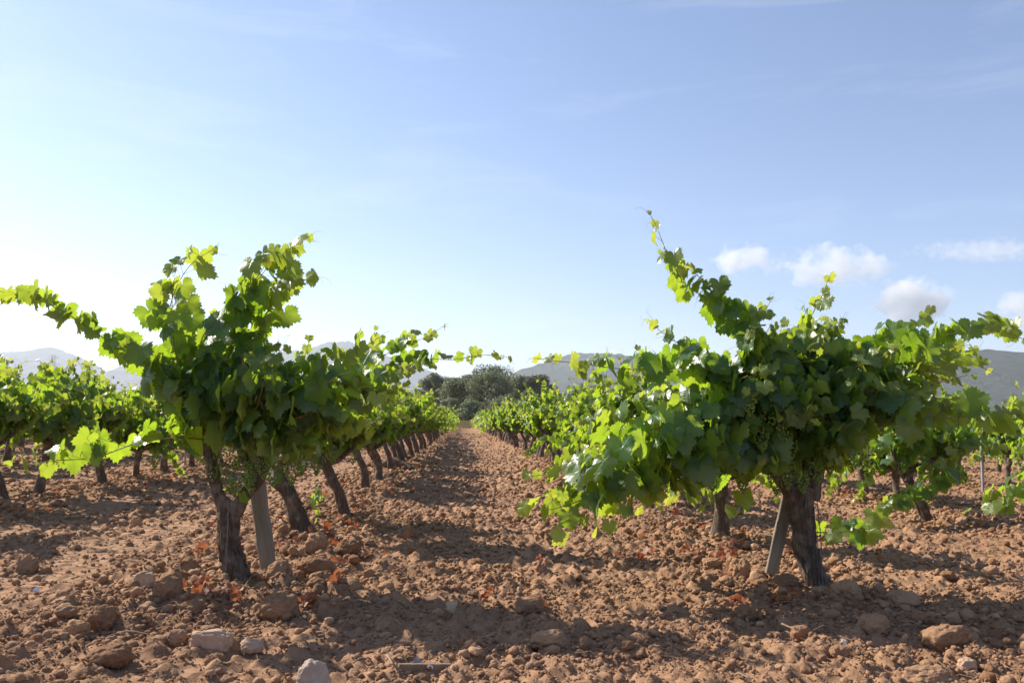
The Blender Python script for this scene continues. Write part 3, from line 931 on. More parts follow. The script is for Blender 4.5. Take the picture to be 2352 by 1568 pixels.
YR = gnd(1868, 1348)[1]
hero_vine((1868, 1348), YR, 'broad leafy grapevine with thick shaggy trunk and one tall curved shoot beside the right stake',
          [(1886, 1375, .105, 0), (1874, 1335, .088, 0), (1856, 1270, .078, 0), (1846, 1210, .080, 0), (1842, 1160, .092, 0), (1842, 1120, .095, 0)],
          [[(1832, 1150, .060, 0), (1800, 1110, .046, -.03), (1772, 1070, .040, -.04), (1756, 1020, .030, -.02), (1750, 960, .022, 0)],
           [(1852, 1140, .070, 0), (1868, 1095, .058, .0), (1880, 1050, .040, 0), (1872, 990, .026, .02)],
           [(1880, 1060, .030, 0), (1925, 1040, .026, .05), (1985, 1010, .022, .08)],
           [(1862, 1110, .04, .02), (1845, 1040, .030, .10), (1830, 980, .024, .12)]],
          [dict(p=[(1780, 960, .05), (1762, 830, .05), (1700, 740, .05), (1630, 690, 0), (1572, 650, 0), (1532, 580, 0), (1508, 520, 0), (1494, 494, 0)], o=dict(extra=.8, R1=.035)),
           dict(p=[(1775, 950, .0), (1735, 800, -.1), (1690, 735, -.1), (1640, 665, -.1), (1585, 620, -.1)], o=dict(extra=.9, R1=.082, tend=.1)),
           dict(p=[(1830, 950, 0), (1825, 820, .05), (1862, 730, .05), (1888, 680, .05), (1900, 648, .05)], o=dict(extra=.6)),
           dict(p=[(1775, 960, -.1), (1650, 855, -.15), (1540, 846, -.2), (1440, 848, -.2), (1340, 836, -.2), (1240, 824, -.2)], o=dict(extra=.5, R1=.06)),
           dict(p=[(1765, 960, 0), (1640, 850, 0), (1560, 790, 0), (1515, 760, 0), (1500, 738, 0)], o=dict(extra=.7)),
           dict(p=[(1770, 1000, -.1), (1640, 960, -.2), (1500, 985, -.3), (1380, 1045, -.3), (1290, 1082, -.35), (1215, 1094, -.35)], o=dict(extra=.5)),
           dict(p=[(1765, 1030, -.1), (1620, 1020, -.3), (1480, 1070, -.4), (1390, 1130, -.45), (1340, 1185, -.45), (1300, 1225, -.45)], o=dict(extra=.8, R1=.085)),
           dict(p=[(1560, 1040, -.3), (1440, 1100, -.4), (1330, 1150, -.45), (1250, 1172, -.45), (1196, 1165, -.45)], o=dict(extra=.5, R1=.068)),
           dict(p=[(1700, 1040, -.2), (1560, 1070, -.35), (1450, 1140, -.4), (1385, 1225, -.42)], o=dict(extra=.9, R1=.085)),
           dict(p=[(1720, 1045, -.1), (1620, 1075, -.2), (1530, 1120, -.3), (1480, 1165, -.3)], o=dict(extra=.8, R1=.08)),
           dict(p=[(1740, 1050, .1), (1670, 1080, .1), (1600, 1110, .15), (1550, 1140, .2)], o=dict(extra=.8, R1=.08)),
           dict(p=[(1600, 1010, -.4), (1460, 1040, -.5), (1350, 1110, -.5), (1270, 1150, -.5)], o=dict(extra=.8, R1=.08)),
           dict(p=[(1765, 1000, .1), (1600, 920, .2), (1480, 930, .2), (1390, 990, .2), (1330, 1040, .2)], o=dict(extra=.6)),
           dict(p=[(1880, 1000, 0), (1990, 860, 0), (2100, 790, -.05), (2200, 765, -.1), (2290, 755, -.1), (2352, 780, -.1), (2390, 800, -.1)], o=dict(extra=.6, R1=.06)),
           dict(p=[(1880, 1010, .1), (2000, 900, .2), (2120, 850, .2), (2210, 830, .2), (2270, 850, .2)], o=dict(extra=.6, R1=.055)),
           dict(p=[(1885, 1020, -.1), (2000, 950, -.2), (2100, 930, -.25), (2170, 960, -.3)], o=dict(extra=.8, R1=.07)),
           dict(p=[(1885, 1025, -.1), (2010, 985, -.3), (2130, 960, -.35), (2250, 958, -.4), (2380, 965, -.4)], o=dict(extra=.4, R1=.07)),
           dict(p=[(1790, 950, -.1), (1745, 830, -.2), (1740, 750, -.2), (1768, 695, -.2)], o=dict(extra=.6)),
           dict(p=[(1875, 950, .1), (1960, 830, .2), (2040, 770, .2), (2110, 745, .2), (2132, 715, .2)], o=dict(extra=.6)),
           dict(p=[(1868, 1222, .10), (1900, 1222, .15), (1960, 1218, .15), (2018, 1205, .15)], o=dict(extra=.4, R0=.095, R1=.075, tend=0)),
           dict(p=[(1760, 1060, .1), (1710, 1110, .1), (1690, 1150, .1), (1700, 1180, .1)], o=dict(extra=.2, R1=.06, tend=0))],
          [(1770, 970, 1640, 900, 120, 90, .4, 9), (1800, 960, 1780, 850, 100, 100, .4, 8), (1880, 980, 1960, 880, 90, 90, .4, 8), (1880, 1000, 2080, 860, 130, 70, .4, 7),
           (1770, 1010, 1580, 1010, 120, 60, .4, 6), (1890, 1020, 1990, 980, 90, 50, .35, 5), (1830, 980, 1850, 930, 70, 60, .45, 6), (1770, 1000, 1460, 950, 90, 60, .4, 4), (1600, 1020, 1440, 1060, 110, 60, .35, 5), (1560, 1050, 1400, 1140, 80, 50, .3, 4), (1770, 1010, 1560, 1080, 90, 40, .35, 4),
           (1890, 1010, 2230, 830, 90, 50, .3, 3), (1840, 1040, 1860, 1060, 90, 35, .4, 5), (1830, 940, 1800, 765, 100, 45, .35, 6), (1850, 940, 1895, 720, 45, 40, .25, 3), (1890, 960, 2010, 790, 70, 35, .3, 3), (1780, 1040, 1750, 1075, 80, 30, .35, 4), (1890, 1040, 1950, 1050, 70, 35, .35, 4), (1830, 960, 1890, 760, 60, 60, .3, 3)],
          [(1770, 930, -.22, .17, .055, 130), (1800, 975, -.24, .16, .05, 110), (1745, 975, -.25, .15, .05, 110), (1795, 1040, -.18, .15, .05, 110), (1820, 1010, -.2, .12, .04, 70),
           (1700, 1075, -.1, .14, .045, 90), (1640, 1070, -.15, .14, .045, 90), (1580, 1060, -.2, .12, .04, 70), (1970, 1010, -.15, .17, .055, 110), (1995, 1040, -.1, .13, .045, 90),
           (1815, 1060, -.2, .15, .04, 90), (1750, 1010, -.16, .13, .04, 80), (1905, 1040, -.1, .12, .04, 60), (1720, 900, -.3, .13, .045, 90), (1840, 1080, -.2, .12, .045, 90), (1870, 1060, -.18, .12, .045, 80), (1780, 1085, -.15, .12, .045, 80)],
          (1840, 980), 2, tr_seed=11)

Y2 = gnd(700, 1228)[1]
hero_vine((700, 1228), Y2, 'grapevine leaning hard to the left just behind the left stake, shoots reaching over the alley',
          [(706, 1245, .072, 0), (696, 1215, .064, 0), (680, 1170, .058, 0), (658, 1125, .060, 0), (636, 1098, .066, 0)],
          [[(640, 1100, .045, 0), (650, 1060, .034, 0), (700, 1020, .026, 0), (740, 985, .02, 0)], [(636, 1098, .040, 0), (618, 1060, .032, .1), (640, 1000, .024, .1)]],
          [dict(p=[(740, 985, 0), (790, 880, 0), (850, 800, 0), (858, 765, 0), (862, 757, 0)], o=dict(extra=.6)),
           dict(p=[(740, 985, -.1), (830, 860, -.1), (910, 800, -.1), (970, 778, -.1), (1014, 752, -.1)], o=dict(extra=.6)),
           dict(p=[(745, 985, -.1), (850, 870, -.1), (950, 826, -.1), (1040, 826, -.1), (1110, 815, -.1), (1166, 820, -.1)], o=dict(extra=.55, R1=.05)),
           dict(p=[(740, 985, 0), (830, 890, -.3), (920, 860, -.35), (985, 845, -.4)], o=dict(extra=.7, R1=.06)),
           dict(p=[(700, 1000, 0), (690, 880, 0), (705, 800, 0), (715, 775, 0)], o=dict(extra=.6)),
           dict(p=[(700, 1168, -.35), (725, 1140, -.4), (738, 1118, -.42), (736, 1160, -.44), (722, 1190, -.45)], o=dict(R0=.055, extra=.4, tend=0))],
          [(740, 985, 790, 900, 90, 70, .4, 7), (740, 985, 860, 880, 90, 60, .4, 6), (700, 1000, 720, 890, 70, 70, .4, 5), (740, 990, 830, 970, 60, 60, .4, 5)],
          [(760, 1020, -.1, .15, .05, 90), (720, 1030, -.1, .14, .05, 90), (690, 1040, -.15, .13, .045, 80)],
          (740, 960), 3, tr_seed=17)

Y3 = gnd(2130, 1195)[1]
hero_vine((2130, 1195), Y3, 'grapevine with a curled low arm and one drooping shoot, behind the right trunk',
          [(2132, 1205, .07, 0), (2118, 1165, .060, 0), (2100, 1130, .060, 0), (2085, 1105, .062, 0)],
          [[(2085, 1105, .05, 0), (2092, 1078, .045, 0), (2125, 1070, .04, 0), (2150, 1050, .03, 0)], [(2088, 1110, .04, .02), (2060, 1070, .03, .03), (2050, 1030, .024, .03)]],
          [dict(p=[(2140, 1060, -.1), (2150, 1100, -.3), (2105, 1135, -.4), (2050, 1160, -.45), (1998, 1178, -.5)], o=dict(extra=.9, R0=.11, R1=.075)),
           dict(p=[(2150, 1050, 0), (2180, 960, 0), (2210, 900, 0), (2225, 870, 0)]), dict(p=[(2050, 1030, 0), (2040, 960, 0), (2020, 900, 0)]),
           dict(p=[(2150, 1050, 0), (2240, 1020, -.1), (2310, 1030, -.2)]), dict(p=[(2050, 1030, 0), (1990, 1030, -.1), (1920, 1060, -.2)])],
          [(2090, 1050, 2090, 980, 90, 60, .4, 7), (2130, 1040, 2200, 1000, 80, 50, .4, 5)],
          [(2070, 1060, -.1, .13, .045, 70), (2120, 1060, -.15, .13, .045, 70)], (2100, 1000), 4, tr_seed=23)
hero_vine((2540, 1260), gnd(2540, 1260)[1], 'grapevine mostly cut by the right edge of the picture, low shoots reaching in',
          [(2540, 1270, .07, 0), (2525, 1200, .06, 0), (2510, 1130, .065, 0)],
          [[(2510, 1130, .045, 0), (2470, 1090, .035, 0), (2440, 1060, .028, 0)], [(2510, 1130, .045, 0), (2550, 1080, .035, 0), (2570, 1030, .028, 0)]],
          [dict(p=[(2440, 1060, 0), (2390, 1100, -.2), (2320, 1140, -.25), (2270, 1165, -.3), (2226, 1180, -.3)], o=dict(extra=.9, R0=.11, R1=.075)),
           dict(p=[(2440, 1060, 0), (2380, 990, 0), (2340, 930, 0), (2335, 890, 0)]), dict(p=[(2440, 1060, 0), (2420, 960, .1), (2380, 880, .1)]),
           dict(p=[(2570, 1030, 0), (2560, 930, 0), (2540, 850, 0)])],
          [(2470, 1060, 2410, 980, 80, 60, .4, 7), (2530, 1050, 2540, 950, 80, 60, .4, 5)],
          [(2440, 1070, -.1, .13, .045, 70)], (2500, 1000), 5, tr_seed=29)

# ------------------------------------------------------------------ field vines: eight kinds, then copied along the rows


def field_vine(seed, low=False, upright=False):
    """a bush vine at the origin; returns its meshes"""
    rs = np.random.default_rng(seed)
    lean = rs.uniform(-0.27, -.10) if upright else rs.uniform(-0.22, 0.02)
    hd = rs.uniform(0.42, 0.56)
    r0 = rs.uniform(0.042, 0.060)
    tm, cm, lm = MB(), MB(), MB()
    head = np.array([lean, rs.uniform(-.08, .08), hd])
    midp = np.array([lean * rs.uniform(.1, .5), rs.uniform(-.05, .05), hd * .5])
    tp = spline([[0.02, 0, -.08, r0 * 1.3], [0, 0, .04, r0 * 1.1], [*midp, r0 * .9], [*(head - [0, 0, .05]), r0 * 1.0], [*head, r0 * 1.15]], 0.10 if low else 0.03)
    tube(tm, tp[:, :3], tp[:, 3], 7 if low else 14, 0 if low else 0.2, seed, (40, 40, 6))
    arms = []
    na = rs.integers(3, 5)
    for k in range(na):
        a = 2 * PI * k / na + rs.uniform(-.4, .4)
        L = rs.uniform(.16, .30)
        e = head + np.array([math.cos(a) * L, math.sin(a) * L * .9, rs.uniform(.06, .16)])
        arms.append(e)
        ap = spline([[*head, r0 * .75], [*((head + e) / 2 + [0, 0, -.03]), r0 * .6], [*e, r0 * .4]], 0.1 if low else 0.04)
        tube(tm, ap[:, :3], ap[:, 3], 5 if low else 9, 0 if low else .2, seed + k, (50, 50, 8))
    tpl = LT_LOW if low else LT_MID
    ns = 13 if low else (28 if upright else 25)
    axis = head + np.array([0, 0, .1])
    for k in range(ns):
        s0 = arms[k % na] + rs.normal(0, .03, 3)
        a = 2 * PI * k / ns + rs.uniform(-.5, .5)
        kind = rs.random() * (.70 if upright else 1)
        sq = .72 if upright else 1.0
        L = rs.uniform(.55, .98)
        if kind < .42:      # upright, leaning out
            e = s0 + np.array([math.cos(a) * L * .42 * sq, math.sin(a) * L * .62, L * rs.uniform(.75, 1.0)])
            m = (s0 + e) / 2 + np.array([-.06 * math.cos(a), -.06 * math.sin(a), .04])
            pts = [s0, m, e]
        elif kind < .78:    # arching
            e = s0 + np.array([math.cos(a) * L * .72 * sq, math.sin(a) * L * .92, L * (rs.uniform(.25, .6) if upright else rs.uniform(.05, .45))])
            m = (s0 + e) / 2 + np.array([0, 0, .22 * L])
            pts = [s0, m, e]
        else:               # drooping to the ground
            e = s0 + np.array([math.cos(a) * L * .85, math.sin(a) * L * .6, -L * rs.uniform(.2, .5)])
            m = (s0 + e) / 2 + np.array([0, 0, .20 * L])
            pts = [s0, m, e]
        shoot(cm, lm, pts, tpl, axis, R0=.100 if not low else .13, R1=.045 if not low else .08, step=.066 if not low else .12, extra=(.95 if upright else .75) if not low else .4, tend=0.12 if not low else 0, sides=3, fine=not low)
    bs = []
    if not low:
        for k in range(3):
            p = arms[k % na] + np.array([rs.uniform(-.1, .1), rs.uniform(-.12, .12), rs.uniform(-.02, .08)])
            b = MB()
            bunch(b, p, rs.uniform(.12, .17), .05, 80, .0062, 0)
            bs.append(b)
    return tm, cm, lm, bs


PROTO = []
for k in range(11):
    tm, cm, lm, bm_ = field_vine(100 + k, False, k > 6)
    PROTO.append([('trunk', tm.mesh('vine_trunk', BARK)), ('canes', cm.mesh('vine_canes', CANE)), ('foliage', lm.mesh('vine_foliage', LEAF))] + [('grape_bunch', b.mesh('vine_bunch', BERRY)) for b in bm_])

ORD = 'first second third fourth fifth sixth seventh eighth ninth tenth eleventh twelfth thirteenth fourteenth fifteenth sixteenth seventeenth eighteenth nineteenth'.split()
TENS = {2: 'twent', 3: 'thirt', 4: 'fort', 5: 'fift', 6: 'sixt', 7: 'sevent'}


def ordinal(n):
    if n < 20: return ORD[n - 1]
    t, u = divmod(n, 10)
    return TENS[t] + 'ieth' if u == 0 else TENS[t] + 'y-' + ORD[u - 1]


ROWNAME = {0: 'the row bordering the alley on its left', 1: 'the row bordering the alley on its right'}
for k in range(2, 16): ROWNAME[k] = 'the %s row right of the alley' % ordinal(k)
for k in range(-1, -16, -1): ROWNAME[k] = 'the %s row left of the alley' % ordinal(1 - k)

cands = []
for k in range(-13, 15):
    x = ROW0 + ROWS * k
    if k == 0:
        yl = [YL, Y2, gnd(790, 1195)[1], gnd(845, 1125)[1], gnd(870, 1110)[1], gnd(897, 1097)[1]]
        y = yl[-1] + 1.3
    elif k == 1:
        yl = [YR, 6.3, gnd(1495, 1178)[1]]
        y = yl[-1] + 1.17
    else:
        yl = []
        y = {-1: 4.9, 2: 9.0, 3: 5.0}.get(k, 4.6 + (k * 0.37) % 0.9)
    if k == -1: yl, y = [5.2, 6.5], 7.9
    while y < ROW_END:
        yl.append(y + RG.normal(0, .10))
        y += 1.17
    for i, y in enumerate(yl):
        if (k in (0, 1) and i == 0) or (k == 0 and i == 1): continue
        xx = x + RG.normal(0, .06)
        if k == 0 and i == 2: xx = gnd(790, 1195)[0]
        if xx < -0.545 * y - 1.9 or xx > 0.71 * y + 1.0: continue
        cands.append((math.hypot(xx, y), k, i, xx, y))
cands.sort()
N_IND = 290
ind, far = cands[:N_IND], cands[N_IND:]
cnt = {}
for d, k, i, x, y in ind:
    j = RG.integers(7, 11) if k == 0 or (k == 1 and y > 14) else RG.integers(0, 11)
    base = (x, y, float(h_base(x, y)) - .01)
    hidden = {0: 2, 1: 1, 2: 2}.get(k, 0)
    cnt[k] = cnt.get(k, hidden) + 1
    root = empty('grapevine', base, '%s grapevine from the camera in %s' % (ordinal(cnt[k]), ROWNAME[k]), 'grapevine', VGROUP)
    s = RG.uniform(.90, 1.10)
    root.scale = (s, s * RG.uniform(.95, 1.05), s * RG.uniform(.96, 1.06))
    root.rotation_euler = (0, 0, RG.uniform(-.4, .4) + (PI if (RG.random() < .5 and k != 0) else 0))
    for nm, me in PROTO[j]:
        o = bpy.data.objects.new(nm, me)
        COL.objects.link(o)
        o.parent = root

# rows farther off, more of them than one could count
LOWV = [field_vine(300 + k, True) for k in range(5)]
ft, fl = MB(), MB()
LV = [(np.vstack(l.V), np.vstack(l.T), np.vstack(l.A), np.vstack(t.V), np.vstack(t.Q)) for t, c, l, b in LOWV]
for d, k, i, x, y in far:
    lv, lt, la, tv, tq = LV[RG.integers(0, 5)]
    a, s = RG.uniform(0, 2 * PI), RG.uniform(.9, 1.12)
    M = np.array([[math.cos(a), -math.sin(a), 0], [math.sin(a), math.cos(a), 0], [0, 0, 1]]) * s
    off = np.array([x, y, float(h_base(x, y))])
    fl.add(lv @ M.T + off, lt, None, la)
    ft.add(tv @ M.T + off, None, tq)
fr = empty('far_vines', (0, 60, 0), 'distant vine rows merging into one green mass behind the nearer vines', 'vines')
fr['kind'] = 'stuff'
for nm, m_, mt in (('foliage', fl, LEAF), ('trunks', ft, BARK)):
    o = m_.build(nm, mt, fr, (0, 60, 0))
    o['kind'] = 'stuff'

# ------------------------------------------------------------------ stakes, twine


def square_post(name, p0, p1, w, dpt, mat, label, cat, group=None, yaw=0.3):
    p0, p1 = np.asarray(p0), np.asarray(p1)
    D = unit(p1 - p0)
    U = unit(np.cross(D, np.array([math.sin(yaw), math.cos(yaw), 0])))
    W = np.cross(D, U)
    mb = MB()
    n, pr = 14, []
    b = 0.12
    sec = [(-1, -1 + b), (-1, 1 - b), (-1 + b, 1), (1 - b, 1), (1, 1 - b), (1, -1 + b), (1 - b, -1), (-1 + b, -1)]
    V = []
    for i in range(n):
        t = i / (n - 1)
        c = p0 + (p1 - p0) * t
        for sx, sy in sec:
            jit = 1 + 0.05 * math.sin(i * 2.1 + sx * 3 + sy)
            V.append(c + U * sx * w / 2 * jit + W * sy * dpt / 2 * jit)
    Q = [(i * 8 + k, i * 8 + (k + 1) % 8, (i + 1) * 8 + (k + 1) % 8, (i + 1) * 8 + k) for i in range(n - 1) for k in range(8)]
    V += [p0, p1]
    T = [(n * 8, (k + 1) % 8, k) for k in range(8)] + [(n * 8 + 1, (n - 1) * 8 + k, (n - 1) * 8 + (k + 1) % 8) for k in range(8)]
    mb.add(V, T, Q)
    # local frame along the post so that the grain runs lengthwise
    M = Matrix((U.tolist(), W.tolist(), D.tolist())).transposed().to_4x4()
    M.translation = Vector(p0)
    me = mb.mesh(name, mat, smooth=False)
    me.transform(M.inverted())
    o = bpy.data.objects.new(name, me)
    COL.objects.link(o)
    o.matrix_world = M
    return tag(o, label, cat, group)


SG = 'stakes supporting the vines'
square_post('vine_stake', at(618, 1312, YL + .22), at(560, 880, YL + .26), .070, .062, WOOD, 'weathered grey wooden stake leaning left behind the left gnarled trunk', 'stake', SG)
square_post('vine_stake', at(1771, 1318, YR + .14), at(1872, 862, YR + .20), .066, .058, WOOD, 'weathered grey wooden stake leaning right behind the right shaggy trunk', 'stake', SG)
for (px, py, hh, lab) in ((425, 1075, .75, 'thin dark metal stake beside a trunk in the second row left of the alley'),
                          (2258, 1128, .75, 'thin dark metal stake beside a trunk in the third row right of the alley'),
                          (1009, 1004, .8, 'thin dark metal stake far along the row on the left of the alley')):
    p = gnd(px, py)
    mb = MB()
    w = .016
    V = [(sx * w, sy * w, z) for z in (-.1, hh) for sx, sy in ((-1, -1), (1, -1), (1, -.4), (-.4, -.4), (-.4, 1), (-1, 1))]
    Q = [(k, (k + 1) % 6, 6 + (k + 1) % 6, 6 + k) for k in range(6)]
    mb.add(V, [(6, 7, 8), (6, 8, 9), (6, 9, 10), (6, 10, 11)], Q)
    o = mb.build('vine_stake', STEEL, smooth=False)
    o.location = (p[0], p[1], float(h_base(p[0], p[1])))
    tag(o, lab, 'stake', SG)

for pts, lab in (([(524, 1150, -.09), (524, 1200, -.10), (521, 1260, -.10), (519, 1310, -.10), (518, 1335, -.12), (524, 1362, -.13)], 'grey twisted twine tied down along the left gnarled trunk'),
                 ([(1878, 1110, -.10), (1877, 1150, -.11), (1884, 1220, -.11), (1888, 1290, -.11), (1890, 1340, -.13), (1892, 1362, -.14)], 'grey twisted twine hanging down the right shaggy trunk')):
    Yh = YL if pts[0][0] < 1000 else YR
    mb = MB()
    c = spline([at(x, y, Yh + dy) for x, y, dy in pts], .012)
    for s in (0, PI):
        k = np.arange(len(c)) * 1.2 + s
        tube(mb, c + np.stack([np.cos(k), np.sin(k), 0 * k], 1) * .0018, .0018, 5)
    tag(mb.build('twine', STRING), lab, 'twine', 'twine on the trunks')

# ------------------------------------------------------------------ fallen leaves, twigs and scraps


def ground_frame(px, py, lift=0.0):
    p = gnd(px, py, 0.01)
    p[2] = float(h_fine(p[0], p[1])) + lift
    return p


CLUSTERS = [
    ((455, 1372, 60, 22), 16, 'dry red leaf in the litter left of the left trunk foot'),
    ((325, 1338, 26, 10), 3, 'dry red leaf by the angular stone left of the left trunk'),
    ((460, 1268, 28, 14), 5, 'dry orange leaf on clods behind and left of the left trunk'),
    ((540, 1385, 30, 18), 6, 'dry red leaf right under the left trunk foot'),
    ((632, 1203, 18, 5), 5, 'bright red dry leaf between the left stake and the second trunk'),
    ((765, 1335, 20, 32), 8, 'dry red leaf by the broad clod right of the left stake'),
    ((716, 1386, 30, 9), 6, 'pale red dry leaf right of the large round clod'),
    ((752, 1240, 36, 14), 6, 'dry red leaf beside the second left trunk foot'),
    ((805, 1205, 18, 16), 7, 'dry red leaf at the foot of the third left trunk'),
    ((1235, 1302, 16, 8), 4, 'dark red dry leaf on the sunny side of the alley'),
    ((1120, 1355, 18, 8), 4, 'dark red dry leaf at the edge of the alley shadow'),
    ((1235, 1390, 36, 10), 5, 'dry leaf stuck around the round clod in the alley mouth'),
    ((1570, 1268, 24, 12), 6, 'orange dry leaf in the sun under the low branch of the right vine'),
    ((1660, 1302, 40, 20), 12, 'dry leaf in the litter left of the right stake'),
    ((1690, 1375, 30, 16), 8, 'orange dry leaf below the upright clod left of the right trunk'),
    ((1815, 1378, 50, 10), 8, 'brownish dry leaf just below the right trunk foot'),
]
leaf_meshes = []
for k in range(10):
    mb = MB()
    add_leaves(mb, np.zeros((1, 3)), np.array([[0, 1., 0]]), np.array([[0, 0, 1.]]), np.array([.05]), np.array([0]), LT_MID, 2.4)
    leaf_meshes.append(mb.mesh('dry_leaf', DRY))
for (cx, cy_, rx, ry), n, lab in CLUSTERS:
    for _ in range(int(n * 1.5)):
        p = ground_frame(cx + RG.normal(0, rx * .5), cy_ + RG.normal(0, ry * .5), RG.uniform(.014, .04))
        o = bpy.data.objects.new('fallen_leaf', leaf_meshes[RG.integers(0, 10)])
        COL.objects.link(o)
        o.location = p
        s = RG.uniform(.42, 1.0)
        o.scale = (s * RG.uniform(.6, 1), s, s)
        o.rotation_euler = (RG.normal(0, .7), RG.normal(0, .7), RG.uniform(0, 6.28))
        tag(o, lab, 'dry leaf', 'cluster: ' + lab.replace('dry ', ''))
# leaf litter strewn along the rows farther off
mb = MB()
m = 2600
y = 5.5 + 60 * RG.random(m) ** 1.8
k = RG.integers(-3, 5, m)
x = ROW0 + ROWS * k + RG.normal(0, .38, m)
keep = (x > -.62 * y - 1) & (x < .78 * y + 1)
x, y = x[keep], y[keep]
P = np.stack([x, y, h_fine(x, y) + RG.uniform(.01, .035, len(x))], 1)
add_leaves(mb, P, RG.normal(0, 1, (len(x), 3)) * [1, 1, .4], RG.normal(0, .6, (len(x), 3)) + [0, 0, 1], RG.uniform(.022, .048, len(x)), np.zeros(len(x)), LT_LOW, 2.2)
tag(mb.build('leaf_litter', DRY), 'small dry red leaves strewn along the vine rows', 'leaf litter', kind='stuff')

mb = MB()
n = 2600
y = 2.3 + 9 * RG.random(n) ** 1.5
x = (-.6 + 1.35 * RG.random(n)) * y
keep = RG.random(n) < .25 + .75 * np.exp(-(row_dist(x) / .45) ** 2)
x, y = x[keep], y[keep]
P = np.stack([x, y, h_fine(x, y) + RG.uniform(.008, .03, len(x))], 1)
dd = RG.normal(0, 1, (len(x), 3)) * [1, 1, .25]
segs(mb, P, P + unit(dd) * RG.uniform(.02, .09, len(x))[:, None], RG.uniform(.0008, .0018, len(x)))
tag(mb.build('straw', TWIG), 'scattered bits of dry straw and stalk on the soil', 'straw', kind='stuff')

TW = [((888, 1512), (902, 1540), .006, 'old grey stick lying at the bottom left of the glass shard'),
      ((840, 1512), (812, 1526), .004, 'short pale twig left of the old plank'),
      ((735, 1380), (748, 1340), .004, 'bent pale twig standing among leaves right of the left trunk'),
      ((556, 1368), (585, 1335), .0035, 'pale thin twig leaning on the left trunk foot'),
      ((270, 1452), (345, 1458), .004, 'long thin twig lying near the left edge'),
      ((1640, 1402), (1605, 1415), .003, 'thin dry twig below the right litter'),
      ((1795, 1438), (1822, 1450), .006, 'short pale twig above the rounded clod in the lower right'),
      ((1840, 1388), (1780, 1392), .003, 'fine twig in the litter below the right trunk'),
      ((1690, 1560), (1722, 1580), .004, 'reddish twig in the shade at the bottom right of centre'),
      ((690, 1248), (745, 1232), .0035, 'thin grey twig between the second and third left trunks'),
      ((560, 1478), (598, 1464), .005, 'broken twig beside the small pale stone'),
      ((1570, 1295), (1600, 1290), .003, 'pale straw twig near the orange leaves'),
      ((940, 1292), (995, 1296), .003, 'thin twig lying across the alley shadow')]
for a, b, r, lab in TW:
    p, q = ground_frame(*a, .02), ground_frame(*b, .03)
    mid_ = (p + q) / 2 + np.array([RG.normal(0, .008), RG.normal(0, .008), .008])
    mb = MB()
    path = spline([p, mid_, q], .012)
    tube(mb, path - p, np.linspace(r, r * .6, len(path)), 6, .2, 5, (300, 300, 30))
    o = mb.build('dry_twig', TWIG)
    o.location = p
    tag(o, lab, 'twig', 'dry twigs on the ground')

# plank, wooden block, glass shard, scraps
a, b = ground_frame(915, 1534, -.004), ground_frame(1035, 1522, -.002)
square_post('wood_plank', a, b, .026, .016, TWIG, 'old grey plank half buried at the bottom centre', 'plank', yaw=0)
a, b = ground_frame(1044, 1392, .035), ground_frame(1038, 1372, .055)
M_BLK = simple('pale_brick', (0.48, 0.33, 0.22), (0.60, 0.43, 0.30), 30, .9)
square_post('brick_piece', ground_frame(1043, 1392, -.02), ground_frame(1043, 1392, -.02) + np.array([-.012, .018, .085]), .044, .034, M_BLK, 'pale squared brick piece standing in the alley mouth', 'brick', yaw=.5)


def shard(name, px, py, size, label, mat, cat, seed):
    p = ground_frame(px, py, .0)
    rs = np.random.default_rng(seed)
    out = [(-.5, 0), (.5, .02), (.42, .45), (.1, .8), (-.15, 1.0), (-.42, .5)]
    mb = MB()
    V = [(x * size, t * size * .06, z * size) for t in (-1, 1) for x, z in out]
    n = len(out)
    T = [(0, i, i + 1) for i in range(1, n - 1)] + [(n, n + i + 1, n + i) for i in range(1, n - 1)]
    Q = [(i, n + i, n + (i + 1) % n, (i + 1) % n) for i in range(n)]
    mb.add(V, T, Q)
    o = mb.build(name, mat, smooth=False)
    o.location = p
    o.rotation_euler = (-.75, .3, .3)
    return tag(o, label, cat)


m, nt, out = newmat('glass')
g = N(nt, 'ShaderNodeBsdfPrincipled', Roughness=.12)
g.inputs['Base Color'].default_value = (.75, .72, .66, 1)
g.inputs['Transmission Weight'].default_value = .75
nt.links.new(g.outputs[0], out.inputs['Surface'])
shard('glass_shard', 960, 1522, .060, 'small clear glass shard glinting behind the old plank', m, 'glass shard', 3)
FOIL = simple('plastic_scrap', (.6, .6, .6), (.8, .8, .8), 40, .4, spec=.5)
shard('plastic_scrap', 82, 1352, .03, 'tiny white and dark scrap on the wheel track at the left edge', FOIL, 'scrap', 4)
shard('plastic_scrap', 988, 1530, .022, 'tiny white scrap lying on the old plank', FOIL, 'scrap', 5)
shard('plastic_scrap', 1942, 1480, .03, 'tiny grey wire scrap between the clods in the lower right', FOIL, 'scrap', 6)

# dark stump lying by the left row
p = gnd(905, 1078)
mb = MB()
c = spline([p + [-.28, .1, .05], p + [0, 0, .12], p + [.22, -.1, .07], p + [.34, -.2, .03]], .02)
tube(mb, c - p, np.interp(np.arange(len(c)), [0, len(c) * .4, len(c) - 1], [.05, .09, .03]), 14, .3, 31, (30, 30, 8))
o = mb.build('vine_stump', BARK)
o.location = p
tag(o, 'dark dead vine stump lying at the edge of the alley', 'stump')

